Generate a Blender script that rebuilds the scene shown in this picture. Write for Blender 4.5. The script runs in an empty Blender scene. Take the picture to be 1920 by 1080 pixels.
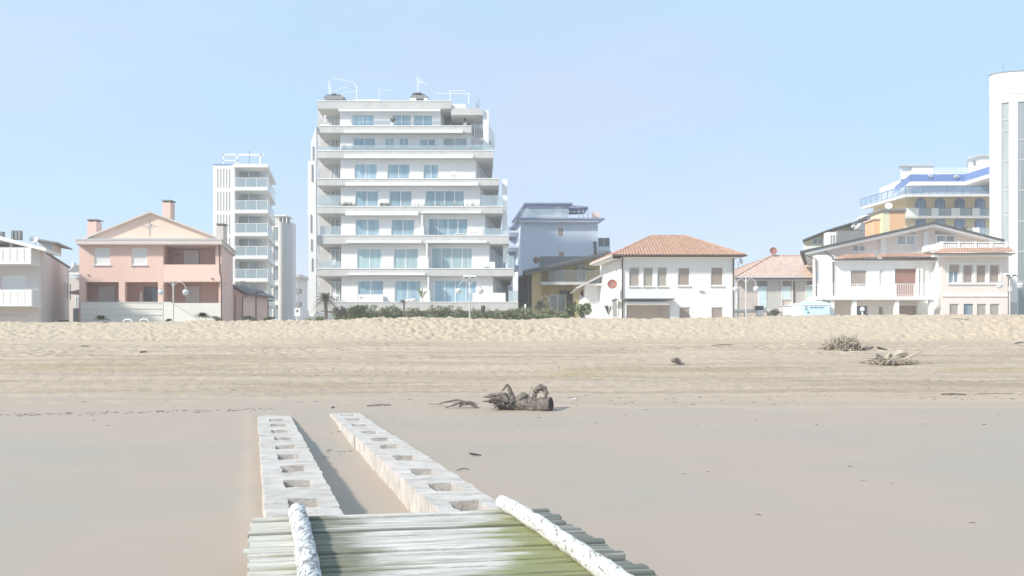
import bpy, math, random
import numpy as np
from mathutils import Vector, noise, Matrix
random.seed(7)
R = math.radians
S = bpy.context.scene
COL = S.collection

# ------------------------------------------------------------------ camera, world, sun, exposure
F = 1386.67          # focal length in pixels of the 1920 wide photograph
HZ = 645.0           # horizon row
ZC = 2.0             # eye height
cam_d = bpy.data.cameras.new("camera")
cam_d.lens = 26.0; cam_d.sensor_width = 36.0
cam_d.shift_y = (HZ - 540) / 1920.0
cam_d.clip_start = 0.1; cam_d.clip_end = 9000
cam = bpy.data.objects.new("camera", cam_d); COL.objects.link(cam)
cam.location = (0, 0, ZC); cam.rotation_euler = (R(90), 0, 0)
S.camera = cam

SUN_EL, SUN_AZ = 36.0, 56.0      # azimuth: degrees to the left of straight behind the camera
wd = bpy.data.worlds.new("World"); S.world = wd; wd.use_nodes = True
nt = wd.node_tree; bg = nt.nodes["Background"]
sky = nt.nodes.new("ShaderNodeTexSky"); sky.sky_type = 'NISHITA'; sky.sun_disc = False
sky.sun_elevation = R(SUN_EL); sky.sun_rotation = R(180 + SUN_AZ)
sky.air_density = 1.0; sky.dust_density = 1.0; sky.ozone_density = 2.0; sky.altitude = 0
tc = nt.nodes.new("ShaderNodeTexCoord"); mp = nt.nodes.new("ShaderNodeMapping")
mp.inputs['Scale'].default_value = (1.6, 1.0, 5.0); mp.inputs['Rotation'].default_value = (0, R(22), 0)
cn = nt.nodes.new("ShaderNodeTexNoise"); cn.inputs['Scale'].default_value = 1.7; cn.inputs['Detail'].default_value = 5; cn.inputs['Roughness'].default_value = .5
cr = nt.nodes.new("ShaderNodeValToRGB"); cr.color_ramp.elements[0].position = .38; cr.color_ramp.elements[1].position = .78
cr.color_ramp.elements[0].color = (.86, .86, .86, 1); cr.color_ramp.elements[1].color = (1, 1, 1, 1)
mx = nt.nodes.new("ShaderNodeMixRGB")
cn2 = nt.nodes.new("ShaderNodeTexNoise"); cn2.inputs['Scale'].default_value = 1.1; cn2.inputs['Detail'].default_value = 4
cr2 = nt.nodes.new("ShaderNodeValToRGB"); cr2.color_ramp.elements[0].position = .40; cr2.color_ramp.elements[1].position = .62
cr2.color_ramp.elements[0].color = (.305, .465, .610, 1); cr2.color_ramp.elements[1].color = (.370, .460, .605, 1)
sc2 = nt.nodes.new("ShaderNodeVectorMath"); sc2.operation = 'SCALE'; sc2.inputs['Scale'].default_value = 9.2
nt.links.new(mp.outputs[0], cn2.inputs[0]); nt.links.new(cn2.outputs[0], cr2.inputs[0]); nt.links.new(cr2.outputs[0], sc2.inputs[0]); nt.links.new(sc2.outputs[0], mx.inputs[2])
nt.links.new(tc.outputs['Generated'], mp.inputs[0]); nt.links.new(mp.outputs[0], cn.inputs[0])
nt.links.new(cn.outputs[0], cr.inputs[0]); nt.links.new(cr.outputs[0], mx.inputs[0])
nt.links.new(sky.outputs[0], mx.inputs[1]); nt.links.new(mx.outputs[0], bg.inputs[0])
bg.inputs[1].default_value = 0.10

sl = bpy.data.lights.new("sun", 'SUN'); sl.energy = 2.75; sl.angle = R(5); sl.color = (1.0, .93, .82)
so = bpy.data.objects.new("sun", sl); COL.objects.link(so)
sd = Vector((-math.cos(R(SUN_EL)) * math.sin(R(SUN_AZ)), -math.cos(R(SUN_EL)) * math.cos(R(SUN_AZ)), math.sin(R(SUN_EL))))
so.rotation_euler = sd.to_track_quat('Z', 'Y').to_euler(); so.location = (-30, -20, 40)
S.view_settings.view_transform = 'Standard'; S.view_settings.look = 'None'
S.view_settings.exposure = 0.85; S.view_settings.gamma = 1.0; S.view_settings.use_curve_mapping = False
S.cycles.max_bounces = 8; S.cycles.diffuse_bounces = 5; S.cycles.glossy_bounces = 3; S.cycles.transparent_max_bounces = 10

# ------------------------------------------------------------------ materials
M = {}
def mat(name, col, rough=.8, var=0.0, vs=1.5, bump=0.0, bs=20.0, col2=None, stretch=(1, 1, 1), spec=.3, metal=0, alpha=None, coords='Object'):
    m = bpy.data.materials.new(name); m.use_nodes = True
    n = m.node_tree.nodes; l = m.node_tree.links; b = n["Principled BSDF"]
    b.inputs['Roughness'].default_value = rough; b.inputs['Specular IOR Level'].default_value = spec
    b.inputs['Metallic'].default_value = metal
    b.inputs['Base Color'].default_value = (*col, 1)
    t = n.new("ShaderNodeTexCoord"); mpn = n.new("ShaderNodeMapping"); mpn.inputs['Scale'].default_value = stretch
    l.new(t.outputs[coords], mpn.inputs[0])
    if var or col2:
        ns = n.new("ShaderNodeTexNoise"); ns.inputs['Scale'].default_value = vs; ns.inputs['Detail'].default_value = 6; ns.inputs['Roughness'].default_value = .6
        l.new(mpn.outputs[0], ns.inputs[0])
        rp = n.new("ShaderNodeValToRGB"); rp.color_ramp.elements[0].position = .35; rp.color_ramp.elements[1].position = .68
        c2 = col2 or tuple(c * (1 - var) for c in col)
        rp.color_ramp.elements[0].color = (*c2, 1); rp.color_ramp.elements[1].color = (*col, 1)
        l.new(ns.outputs[0], rp.inputs[0]); l.new(rp.outputs[0], b.inputs['Base Color'])
    if bump:
        nb = n.new("ShaderNodeTexNoise"); nb.inputs['Scale'].default_value = bs; nb.inputs['Detail'].default_value = 5
        l.new(mpn.outputs[0], nb.inputs[0])
        bp = n.new("ShaderNodeBump"); bp.inputs['Strength'].default_value = bump; bp.inputs['Distance'].default_value = .02
        l.new(nb.outputs[0], bp.inputs['Height']); l.new(bp.outputs[0], b.inputs['Normal'])
    M[name] = m
    return m

mat('white', (.86, .855, .84), .7, .09, .35, stretch=(1, 1, .3))
mat('white_cool', (.82, .84, .86), .6, .05, .5, stretch=(1, 1, .3))
mat('white_frame', (.86, .86, .85), .45)
mat('off_white', (.72, .71, .70), .7, .07, .5, stretch=(1, 1, .4))
mat('slab_grey', (.60, .59, .575), .75, .14, 1.2, stretch=(1, 1, .25))
mat('recess_grey', (.60, .59, .58), .8, .1, .6)
mat('house_grey', (.70, .65, .63), .85, .10, .4, stretch=(1, 1, .3))
mat('pink', (.80, .565, .485), .85, .09, .5, stretch=(1, 1, .3))
mat('pink_light', (.84, .64, .53), .85, .06, .5)
mat('pink_pale', (.83, .61, .52), .85, .06, .5)
mat('pink_dark', (.80, .60, .55), .85, .1, .5)
mat('cornice', (.64, .57, .53), .7, .08, .8)
mat('cream', (.78, .76, .69), .8, .08, .9, stretch=(1, 1, 4))
mat('shutter_white', (.80, .80, .78), .6, .05, 2)
mat('shutter_beige', (.46, .42, .37), .7, .08, 2)
mat('shutter_taupe', (.42, .35, .31), .7, .08, 2)
mat('shutter_red', (.40, .235, .20), .7, .08, 2)
mat('wall_blush', (.80, .72, .67), .85, .07, .5, stretch=(1, 1, .3))
mat('blue_wall', (.60, .66, .78), .85, .08, .35, stretch=(1, 1, .25))
mat('blue_dark', (.28, .32, .43), .7, .1, 1)
mat('yellow_wall', (.62, .50, .26), .85, .1, .6)
mat('yellow_pale', (.82, .69, .45), .85, .08, .4)
mat('dark_brown', (.10, .085, .085), .8, .2, 1)
mat('dark_grey', (.13, .13, .135), .6, .2, 2)
mat('mid_grey', (.30, .30, .30), .7, .15, 1)
mat('green_grey', (.16, .19, .19), .6, .2, 1)
mat('gutter', (.12, .09, .08), .5)
mat('metal_light', (.55, .56, .57), .4, spec=.5)
mat('metal_dark', (.05, .05, .055), .5)
mat('hotel_blue', (.17, .27, .56), .5, .1, .6)
mat('door_blue', (.20, .32, .52), .4, .1, .6)
mat('orange_wall', (.80, .50, .30), .85, .06, 1)
mat('lemon', (.80, .76, .52), .85, .06, 1)
mat('dish_red', (.42, .17, .14), .6, .1, 3)
mat('dish_brown', (.26, .14, .11), .6, .1, 3)
mat('globe', (.75, .76, .78), .12, spec=.6)
mat('lamp_metal', (.62, .60, .59), .4)
mat('foliage', (.13, .165, .08), .7, 0, 3, col2=(.06, .085, .04))
mat('foliage_pale', (.30, .32, .20), .7, 0, 3, col2=(.16, .19, .11))
mat('foliage_grey', (.20, .20, .16), .8, 0, 3, col2=(.10, .105, .085))
mat('trunk', (.20, .17, .14), .9, .3, 8, bump=.5)
mat('driftwood', (.31, .27, .235), .9, 0, 9, bump=1.0, bs=40, col2=(.10, .083, .07))
mat('driftwood_dark', (.06, .05, .044), .9, .3, 9, bump=1.0, bs=40)
mat('driftwood_pale', (.62, .54, .44), .9, 0, 9, bump=1.0, bs=30, col2=(.38, .32, .25))
mat('aqua', (.64, .80, .85), .4, .04, 1)
mat('shell', (.75, .73, .68), .6)
mat('hill', (.11, .14, .13), .9, .3, .02)

def glass_mat(name, ca, cb, sc=2.2, rough=.06):
    m = mat(name, ca, rough, spec=.8)
    n = m.node_tree.nodes; l = m.node_tree.links; b = n["Principled BSDF"]
    t = [x for x in n if x.type == 'TEX_COORD'][0]
    mp = n.new("ShaderNodeMapping"); mp.inputs['Scale'].default_value = (1, .2, .08); l.new(t.outputs['Object'], mp.inputs[0])
    ns = n.new("ShaderNodeTexNoise"); ns.inputs['Scale'].default_value = sc; ns.inputs['Detail'].default_value = 3; l.new(mp.outputs[0], ns.inputs[0])
    rp = n.new("ShaderNodeValToRGB"); rp.color_ramp.elements[0].position = .38; rp.color_ramp.elements[1].position = .62
    rp.color_ramp.elements[0].color = (*ca, 1); rp.color_ramp.elements[1].color = (*cb, 1)
    l.new(ns.outputs[0], rp.inputs[0])
    oi = n.new("ShaderNodeObjectInfo"); mr_ = n.new("ShaderNodeMapRange"); mr_.inputs[3].default_value = .78; mr_.inputs[4].default_value = 1.22; l.new(oi.outputs['Random'], mr_.inputs[0])
    vm = n.new("ShaderNodeVectorMath"); vm.operation = 'SCALE'; l.new(rp.outputs[0], vm.inputs[0]); l.new(mr_.outputs[0], vm.inputs['Scale']); l.new(vm.outputs[0], b.inputs['Base Color'])
glass_mat('glass', (.27, .41, .50), (.38, .52, .58))
glass_mat('glass_teal', (.40, .56, .58), (.54, .68, .70), 3.5)
glass_mat('glass_dark', (.14, .20, .25), (.25, .31, .35))
glass_mat('glass_grey', (.30, .34, .34), (.42, .45, .46), 1)
glass_mat('glass_blue', (.16, .27, .45), (.27, .38, .56), 1)
def clear_glass(name, col, alpha):
    m = mat(name, col, .08, spec=.7)
    m.node_tree.nodes["Principled BSDF"].inputs['Alpha'].default_value = alpha
clear_glass('rail_glass', (.45, .55, .60), .42)
clear_glass('rail_glass_blue', (.30, .44, .60), .42)

# terracotta roof with per-tile colour
def tile_mat(name, c1, c2):
    m = mat(name, c1, .85, 0, 3.0, col2=c2)
tile_mat('tiles', (.58, .38, .28), (.42, .25, .18))
tile_mat('tiles_old', (.68, .50, .42), (.48, .32, .26))

# ------------------------------------------------------------------ mesh helpers
def W(px, py, Y):
    return Vector(((px - 960) / F * Y, Y, ZC - (py - HZ) / F * Y))
ORG = {}
def setp(o, label=None, cat=None, group=None, kind=None):
    if label: o['label'] = label
    if cat: o['category'] = cat
    if group: o['group'] = group
    if kind: o['kind'] = kind
    return o
def root(name, label, cat, loc, group=None):
    o = bpy.data.objects.new(name, None); COL.objects.link(o); o.location = loc
    o.empty_display_size = .3
    ORG[o.name] = Vector(loc)
    return setp(o, label, cat, group)

class MB:
    def __init__(s): s.v = []; s.f = []; s.uv = []; s.pid = []; s.edge = []
    def poly(s, pts, uv=None):
        i = len(s.v); s.v += [Vector(p) for p in pts]; s.f.append(tuple(range(i, i + len(pts))))
        s.uv += list(uv) if uv else [(0, 0)] * len(pts)
    def hexa(s, a, n):       # a: four corners, n: offset vector
        a = [Vector(p) for p in a]; n = Vector(n); b = [p + n for p in a]
        s.poly(a); s.poly(b[::-1])
        for i in range(4):
            j = (i + 1) % 4; s.poly([a[j], a[i], b[i], b[j]])
    def prism(s, a, n):
        a = [Vector(p) for p in a]; n = Vector(n); b = [p + n for p in a]
        s.poly(a); s.poly(b[::-1])
        for i in range(len(a)):
            j = (i + 1) % len(a); s.poly([a[j], a[i], b[i], b[j]])
    def box(s, x0, x1, y0, y1, z0, z1):
        s.hexa([(x0, y0, z0), (x1, y0, z0), (x1, y0, z1), (x0, y0, z1)], (0, y1 - y0, 0))
    def pb(s, x0, y0, x1, y1, Y, d=.2, dx=0.0):   # pixel rectangle at depth Y extruded back
        s.hexa([W(x0, y1, Y), W(x1, y1, Y), W(x1, y0, Y), W(x0, y0, Y)], (dx, d, 0))
    def pp(s, pts, Y, d=.2, dx=0.0):              # pixel polygon at depth Y
        s.prism([W(x, y, Y) for x, y in pts], (dx, d, 0))
    def tube(s, pts, rad, n=6, jit=0.0, cap=True):
        pts = [Vector(p) for p in pts]
        if not isinstance(rad, (list, tuple)): rad = [rad] * len(pts)
        if jit and 2 < len(pts) < 12:
            P2, R2 = [], []; np_ = len(pts)
            for i in range(np_ - 1):
                p0, p1, p2, p3 = pts[max(i - 1, 0)], pts[i], pts[i + 1], pts[min(i + 2, np_ - 1)]
                for q in range(4):
                    t = q / 4; P2.append(.5 * ((2 * p1) + (p2 - p0) * t + (2 * p0 - 5 * p1 + 4 * p2 - p3) * t * t + (3 * p1 - p0 - 3 * p2 + p3) * t ** 3)); R2.append(rad[i] * (1 - t) + rad[i + 1] * t)
            pts = P2 + [pts[-1]]; rad = R2 + [rad[-1]]
        rings = []; up = Vector((0.13, .27, .95)); L = 0
        for i, p in enumerate(pts):
            d = (pts[min(i + 1, len(pts) - 1)] - pts[max(i - 1, 0)])
            if d.length < 1e-9: d = Vector((0, 0, 1))
            d.normalize()
            a = d.cross(up)
            if a.length < .2: a = d.cross(Vector((1, 0, 0)))
            a.normalize(); b = d.cross(a)
            if i: L += (p - pts[i - 1]).length
            ring = []
            for k in range(n):
                t = 2 * math.pi * k / n
                q = p + (a * math.cos(t) + b * math.sin(t)) * rad[i]
                if jit: q = p + (q - p) * (1 + jit * noise.noise(q * 9.0) + jit * .6 * noise.noise(q * 27.0))
                ring.append(q)
            rings.append((ring, L))
        base = len(s.v)
        for ring, L in rings:
            s.v += ring
        uvs = [(L, k / n) for _, L in rings for k in range(n)]
        s.uv_pv = None
        for i in range(len(rings) - 1):
            for k in range(n):
                k2 = (k + 1) % n
                s.f.append((base + i * n + k, base + i * n + k2, base + (i + 1) * n + k2, base + (i + 1) * n + k))
                s.uv += [(rings[i][1], k / n), (rings[i][1], (k + 1) / n), (rings[i + 1][1], (k + 1) / n), (rings[i + 1][1], k / n)]
        if cap:
            s.f.append(tuple(base + k for k in range(n))[::-1]); s.uv += [(0, 0)] * n
            e = base + (len(rings) - 1) * n
            s.f.append(tuple(e + k for k in range(n))); s.uv += [(0, 0)] * n
    def ball(s, c, r, n=12, m=8, sz=1.0, jit=0):
        c = Vector(c); base = len(s.v)
        for i in range(m + 1):
            ph = math.pi * i / m
            for k in range(n):
                t = 2 * math.pi * k / n
                q = Vector((math.sin(ph) * math.cos(t), math.sin(ph) * math.sin(t), math.cos(ph) * sz)) * r
                if jit: q *= 1 + jit * noise.noise((c + q) * 6)
                s.v.append(c + q)
        for i in range(m):
            for k in range(n):
                k2 = (k + 1) % n
                s.f.append((base + i * n + k, base + (i + 1) * n + k, base + (i + 1) * n + k2, base + i * n + k2)); s.uv += [(0, 0)] * 4
    def grid(s, O, U, V, N, us, vs, solid, jit=0.0):   # slab with holes: frame O,U,V, thickness vector N
        O = Vector(O); U = Vector(U); V = Vector(V); N = Vector(N)
        nu, nv = len(us) - 1, len(vs) - 1
        def P(i, j, k):
            p = O + U * us[i] + V * vs[j] + N * k
            if jit:
                p = p + Vector((noise.noise(p * 7), noise.noise(p * 7 + Vector((9, 0, 0))), noise.noise(p * 5 + Vector((0, 7, 0))) * .6)) * jit
            return p
        sol = [[solid((us[i] + us[i + 1]) / 2, (vs[j] + vs[j + 1]) / 2) for j in range(nv)] for i in range(nu)]
        idx = {}
        def I(i, j, k):
            if (i, j, k) not in idx:
                idx[(i, j, k)] = len(s.v); s.v.append(P(i, j, k))
            return idx[(i, j, k)]
        def face(a): 
            s.f.append(tuple(I(*q) for q in a)); s.uv += [(us[q[0]], vs[q[1]]) for q in a]
        for i in range(nu):
            for j in range(nv):
                if not sol[i][j]: continue
                face([(i, j, 0), (i + 1, j, 0), (i + 1, j + 1, 0), (i, j + 1, 0)])
                face([(i, j + 1, 1), (i + 1, j + 1, 1), (i + 1, j, 1), (i, j, 1)])
                if i == 0 or not sol[i - 1][j]: face([(i, j + 1, 0), (i, j + 1, 1), (i, j, 1), (i, j, 0)])
                if i == nu - 1 or not sol[i + 1][j]: face([(i + 1, j, 0), (i + 1, j, 1), (i + 1, j + 1, 1), (i + 1, j + 1, 0)])
                if j == 0 or not sol[i][j - 1]: face([(i, j, 0), (i, j, 1), (i + 1, j, 1), (i + 1, j, 0)])
                if j == nv - 1 or not sol[i][j + 1]: face([(i + 1, j + 1, 0), (i + 1, j + 1, 1), (i, j + 1, 1), (i, j + 1, 0)])
    def build(s, name, m, parent=None, label=None, cat=None, group=None, kind=None, smooth=False, org=None, uv=False):
        if not s.f: return None
        o3 = ORG[parent.name] if parent is not None else Vector(org if org is not None else (0, 0, 0))
        me = bpy.data.meshes.new(name)
        me.from_pydata([tuple(p - o3) for p in s.v], [], s.f)
        if uv:
            ul = me.uv_layers.new(name='UVMap')
            ul.data.foreach_set('uv', [c for t in s.uv for c in t])
        if s.pid:
            at = me.attributes.new('pid', 'FLOAT', 'FACE'); at.data.foreach_set('value', s.pid)
            at = me.attributes.new('edge', 'FLOAT', 'FACE'); at.data.foreach_set('value', s.edge)
        me.materials.append(M[m] if isinstance(m, str) else m)
        me.validate(); me.update()
        if smooth:
            me.polygons.foreach_set('use_smooth', [True] * len(me.polygons))
        ob = bpy.data.objects.new(name, me); COL.objects.link(ob)
        ORG[ob.name] = o3
        if parent is not None: ob.parent = parent
        else: ob.location = o3
        return setp(ob, label, cat, group, kind)

def one(name, m, parent, fn, **k):
    b = MB(); fn(b); return b.build(name, m, parent, **k)
def part_pb(name, m, parent, x0, y0, x1, y1, Y, d=.2, dx=0.0, **k):
    b = MB(); b.pb(x0, y0, x1, y1, Y, d, dx); return b.build(name, m, parent, **k)

#           cols, rows, frame mat, pane mat, frame width m, pane name
KIND = {
 'g1': (1, 1, 'white_frame', 'glass', .07, 'pane'), 'g2': (2, 1, 'white_frame', 'glass', .08, 'pane'),
 'g4': (4, 1, 'white_frame', 'glass', .08, 'pane'), 't2': (2, 1, 'white_frame', 'glass_teal', .08, 'pane'),
 't4': (4, 1, 'white_frame', 'glass_teal', .08, 'pane'), 'gg2': (2, 1, 'white_frame', 'glass_grey', .08, 'pane'),
 'gd1': (1, 1, 'white_frame', 'glass_dark', .06, 'pane'), 'gd2': (2, 1, 'white_frame', 'glass_dark', .06, 'pane'),
 'sw': (1, 1, 'white_frame', 'shutter_white', .07, 'shutter'), 'sb': (1, 1, 'off_white', 'shutter_beige', .05, 'shutter'),
 'st': (1, 1, 'white_frame', 'shutter_taupe', .07, 'shutter'), 'sr': (1, 1, 'white_frame', 'shutter_red', .05, 'shutter'),
 'sp': (1, 1, 'white_frame', 'shutter_taupe', .05, 'shutter'), 'dk': (1, 1, 'mid_grey', 'glass_dark', .04, 'pane'),
}
def window(parent, x0, y0, x1, y1, Y, kind, rec=.10, name='window', sill=False, label=None):
    c, r, fm, pm, fw, pn = KIND[kind]
    w = fw * F / Y
    b = MB(); Yw = Y + rec
    k = Yw / Y
    # same world rectangle pushed back
    X0, X1 = (x0 - 960) / F * Y, (x1 - 960) / F * Y
    Z0, Z1 = ZC - (y1 - HZ) / F * Y, ZC - (y0 - HZ) / F * Y
    bx = lambda a, bb, c_, d_: b.box(a, bb, Yw - .03, Yw + .05, c_, d_)
    bx(X0, X0 + fw, Z0, Z1); bx(X1 - fw, X1, Z0, Z1); bx(X0 + fw, X1 - fw, Z0, Z0 + fw); bx(X0 + fw, X1 - fw, Z1 - fw, Z1)
    for i in range(1, c):
        xm = X0 + (X1 - X0) * i / c; bx(xm - fw * .5, xm + fw * .5, Z0 + fw, Z1 - fw)
    for i in range(1, r):
        zm = Z0 + (Z1 - Z0) * i / r; bx(X0 + fw, X1 - fw, zm - fw * .4, zm + fw * .4)
    f = b.build(name, fm, parent, label=label)
    p = MB(); p.box(X0 + fw * .5, X1 - fw * .5, Yw + .005, Yw + .035, Z0 + fw * .5, Z1 - fw * .5)
    if 'shutter' in pm:
        z = Z0 + fw
        while z < Z1 - fw - .05:
            p.box(X0 + fw, X1 - fw, Yw - .004, Yw + .005, z, z + .045); z += .06 if Y < 70 else .12
    p.build(pn, pm, f)
    if sill:
        s_ = MB(); s_.box(X0 - .08, X1 + .08, Y - .10, Y - .003, Z0 - .07, Z0 - .005); s_.build('sill', 'off_white', f)
    return f
def facade(parent, x0, y0, x1, y1, Y, wins=(), m='white', th=.3, opens=(), name='wall', rec=.10, sill=False, dx=0.0, label=None):
    X = lambda p: (p - 960) / F * Y
    Z = lambda p: ZC - (p - HZ) / F * Y
    holes = [(X(w[0]), Z(w[3]), X(w[2]), Z(w[1])) for w in list(wins) + list(opens)]
    us = sorted(set([X(x0), X(x1)] + [v for h in holes for v in (h[0], h[2]) if X(x0) < v < X(x1)]))
    vs = sorted(set([Z(y1), Z(y0)] + [v for h in holes for v in (h[1], h[3]) if Z(y1) < v < Z(y0)]))
    b = MB()
    b.grid((0, Y, 0), (1, 0, 0), (0, 0, 1), (dx, th, 0), us, vs, lambda u, v: not any(h[0] < u < h[2] and h[1] < v < h[3] for h in holes))
    o = b.build(name, m, parent, label=label)
    for w in wins:
        window(parent, w[0], w[1], w[2], w[3], Y, w[4], rec, name='door' if (len(w) > 5 and w[5] == 'door') else 'window', sill=sill)
    return o
ZG = 2.35     # ground level behind the dune
def gy(Y): return HZ - (ZG - .15 - ZC) * F / Y     # pixel row of the ground at that depth
def base(px, Y): return W(px, HZ, Y).x, Y, ZG

def tile_roof(mb, A, B, C, D, pitch=.22, hgt=.05, rows=.38):
    """A,B eave left/right; C,D ridge right/left. Half-round tile columns running up the slope."""
    A, B, C, D = map(Vector, (A, B, C, D))
    e = (B - A); L = e.length; e.normalize()
    nrm = e.cross(D - A); nrm.normalize()
    if nrm.z < 0: nrm = -nrm
    up = nrm.cross(e); up.normalize()
    if up.z < 0: up = -up
    q = lambda P: ((P - A).dot(e), (P - A).dot(up))
    poly = [q(P) for P in (A, B, C, D)]
    def rng(u):      # v range of the polygon at u
        vs = []
        for i in range(4):
            (a, b), (c, d) = poly[i], poly[(i + 1) % 4]
            if abs(c - a) < 1e-6: continue
            t = (u - a) / (c - a)
            if -1e-6 <= t <= 1 + 1e-6: vs.append(b + (d - b) * t)
        return (min(vs), max(vs)) if vs else (0, 0)
    u0 = min(p[0] for p in poly); u1 = max(p[0] for p in poly)
    n = max(2, int((u1 - u0) / pitch))
    K = 4
    prof = [0, .75, 1, .75]
    nu = n * K
    lines = []
    for i in range(nu + 1):
        u = u0 + (u1 - u0) * i / nu
        a, b = rng(min(max(u, u0 + 1e-4), u1 - 1e-4)); h = prof[i % K] * hgt
        lines.append((u, a, b, h))
    P = lambda u, v, h: A + e * u + up * v + nrm * h
    for i in range(nu):
        ua, a0, a1, ha = lines[i]; ub, b0, b1, hb = lines[i + 1]
        m = max(1, int(max(a1 - a0, b1 - b0) / rows))
        for j in range(m):
            t0, t1 = j / m, (j + 1) / m
            s0 = .022; s1 = 0
            mb.poly([P(ua, a0 + (a1 - a0) * t0, ha + s0), P(ub, b0 + (b1 - b0) * t0, hb + s0), P(ub, b0 + (b1 - b0) * t1, hb + s1), P(ua, a0 + (a1 - a0) * t1, ha + s1)])

# ------------------------------------------------------------------ ground: one sheet
prof_y = [-14, 0, 8, 14, 18, 22, 26, 30, 34, 37.5, 39.2, 40.8, 42.2, 43.3, 45.0, 48, 52, 3000]
prof_z = [-.05, 0, 0, .12, .285, .524, .91, 1.35, 1.755, 2.0, 2.32, 2.85, 3.30, 3.46, 3.30, 2.5, ZG, ZG]
def ground_z(X, Y):
    """numpy height function"""
    px = 960 + X / np.maximum(Y, 1) * F
    z = np.interp(Y, prof_y, prof_z)
    return z
ty = np.concatenate([np.linspace(-14, 3, 14)[:-1], np.linspace(3, 18, 190)[:-1], np.linspace(18, 38, 330)[:-1], np.linspace(38, 44.5, 120)[:-1], np.linspace(44.5, 56, 40)[:-1], np.geomspace(56, 3000, 24)])
tt = np.concatenate([np.linspace(-6, -.95, 30)[:-1], np.linspace(-.95, .95, 1150)[:-1], np.linspace(.95, 6, 30)])
TT, YY = np.meshgrid(tt, ty); 
XX = TT * (np.maximum(YY, 0) + 9 + np.maximum(-YY, 0) * .3)

def vnoise(x, y, seed=0):
    """cheap smooth value noise, vectorised"""
    xi = np.floor(x).astype(np.int64); yi = np.floor(y).astype(np.int64)
    fx = x - xi; fy = y - yi
    fx = fx * fx * (3 - 2 * fx); fy = fy * fy * (3 - 2 * fy)
    def h(a, b):
        n = (a * 374761393 + b * 668265263 + seed * 982451653) & 0x7fffffff
        n = ((n ^ (n >> 13)) * 1274126177) & 0x7fffffff
        n = (n ^ (n >> 16)) & 0xffff
        return n / 32768.0 - 1.0
    return (h(xi, yi) * (1 - fx) + h(xi + 1, yi) * fx) * (1 - fy) + (h(xi, yi + 1) * (1 - fx) + h(xi + 1, yi + 1) * fx) * fy
def sstep(a, b, x):
    t = np.clip((x - a) / (b - a), 0, 1); return t * t * (3 - 2 * t)
def bump_w(Y, a, b, s): return sstep(a - s, a + s, Y) * (1 - sstep(b - s, b + s, Y))

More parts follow.
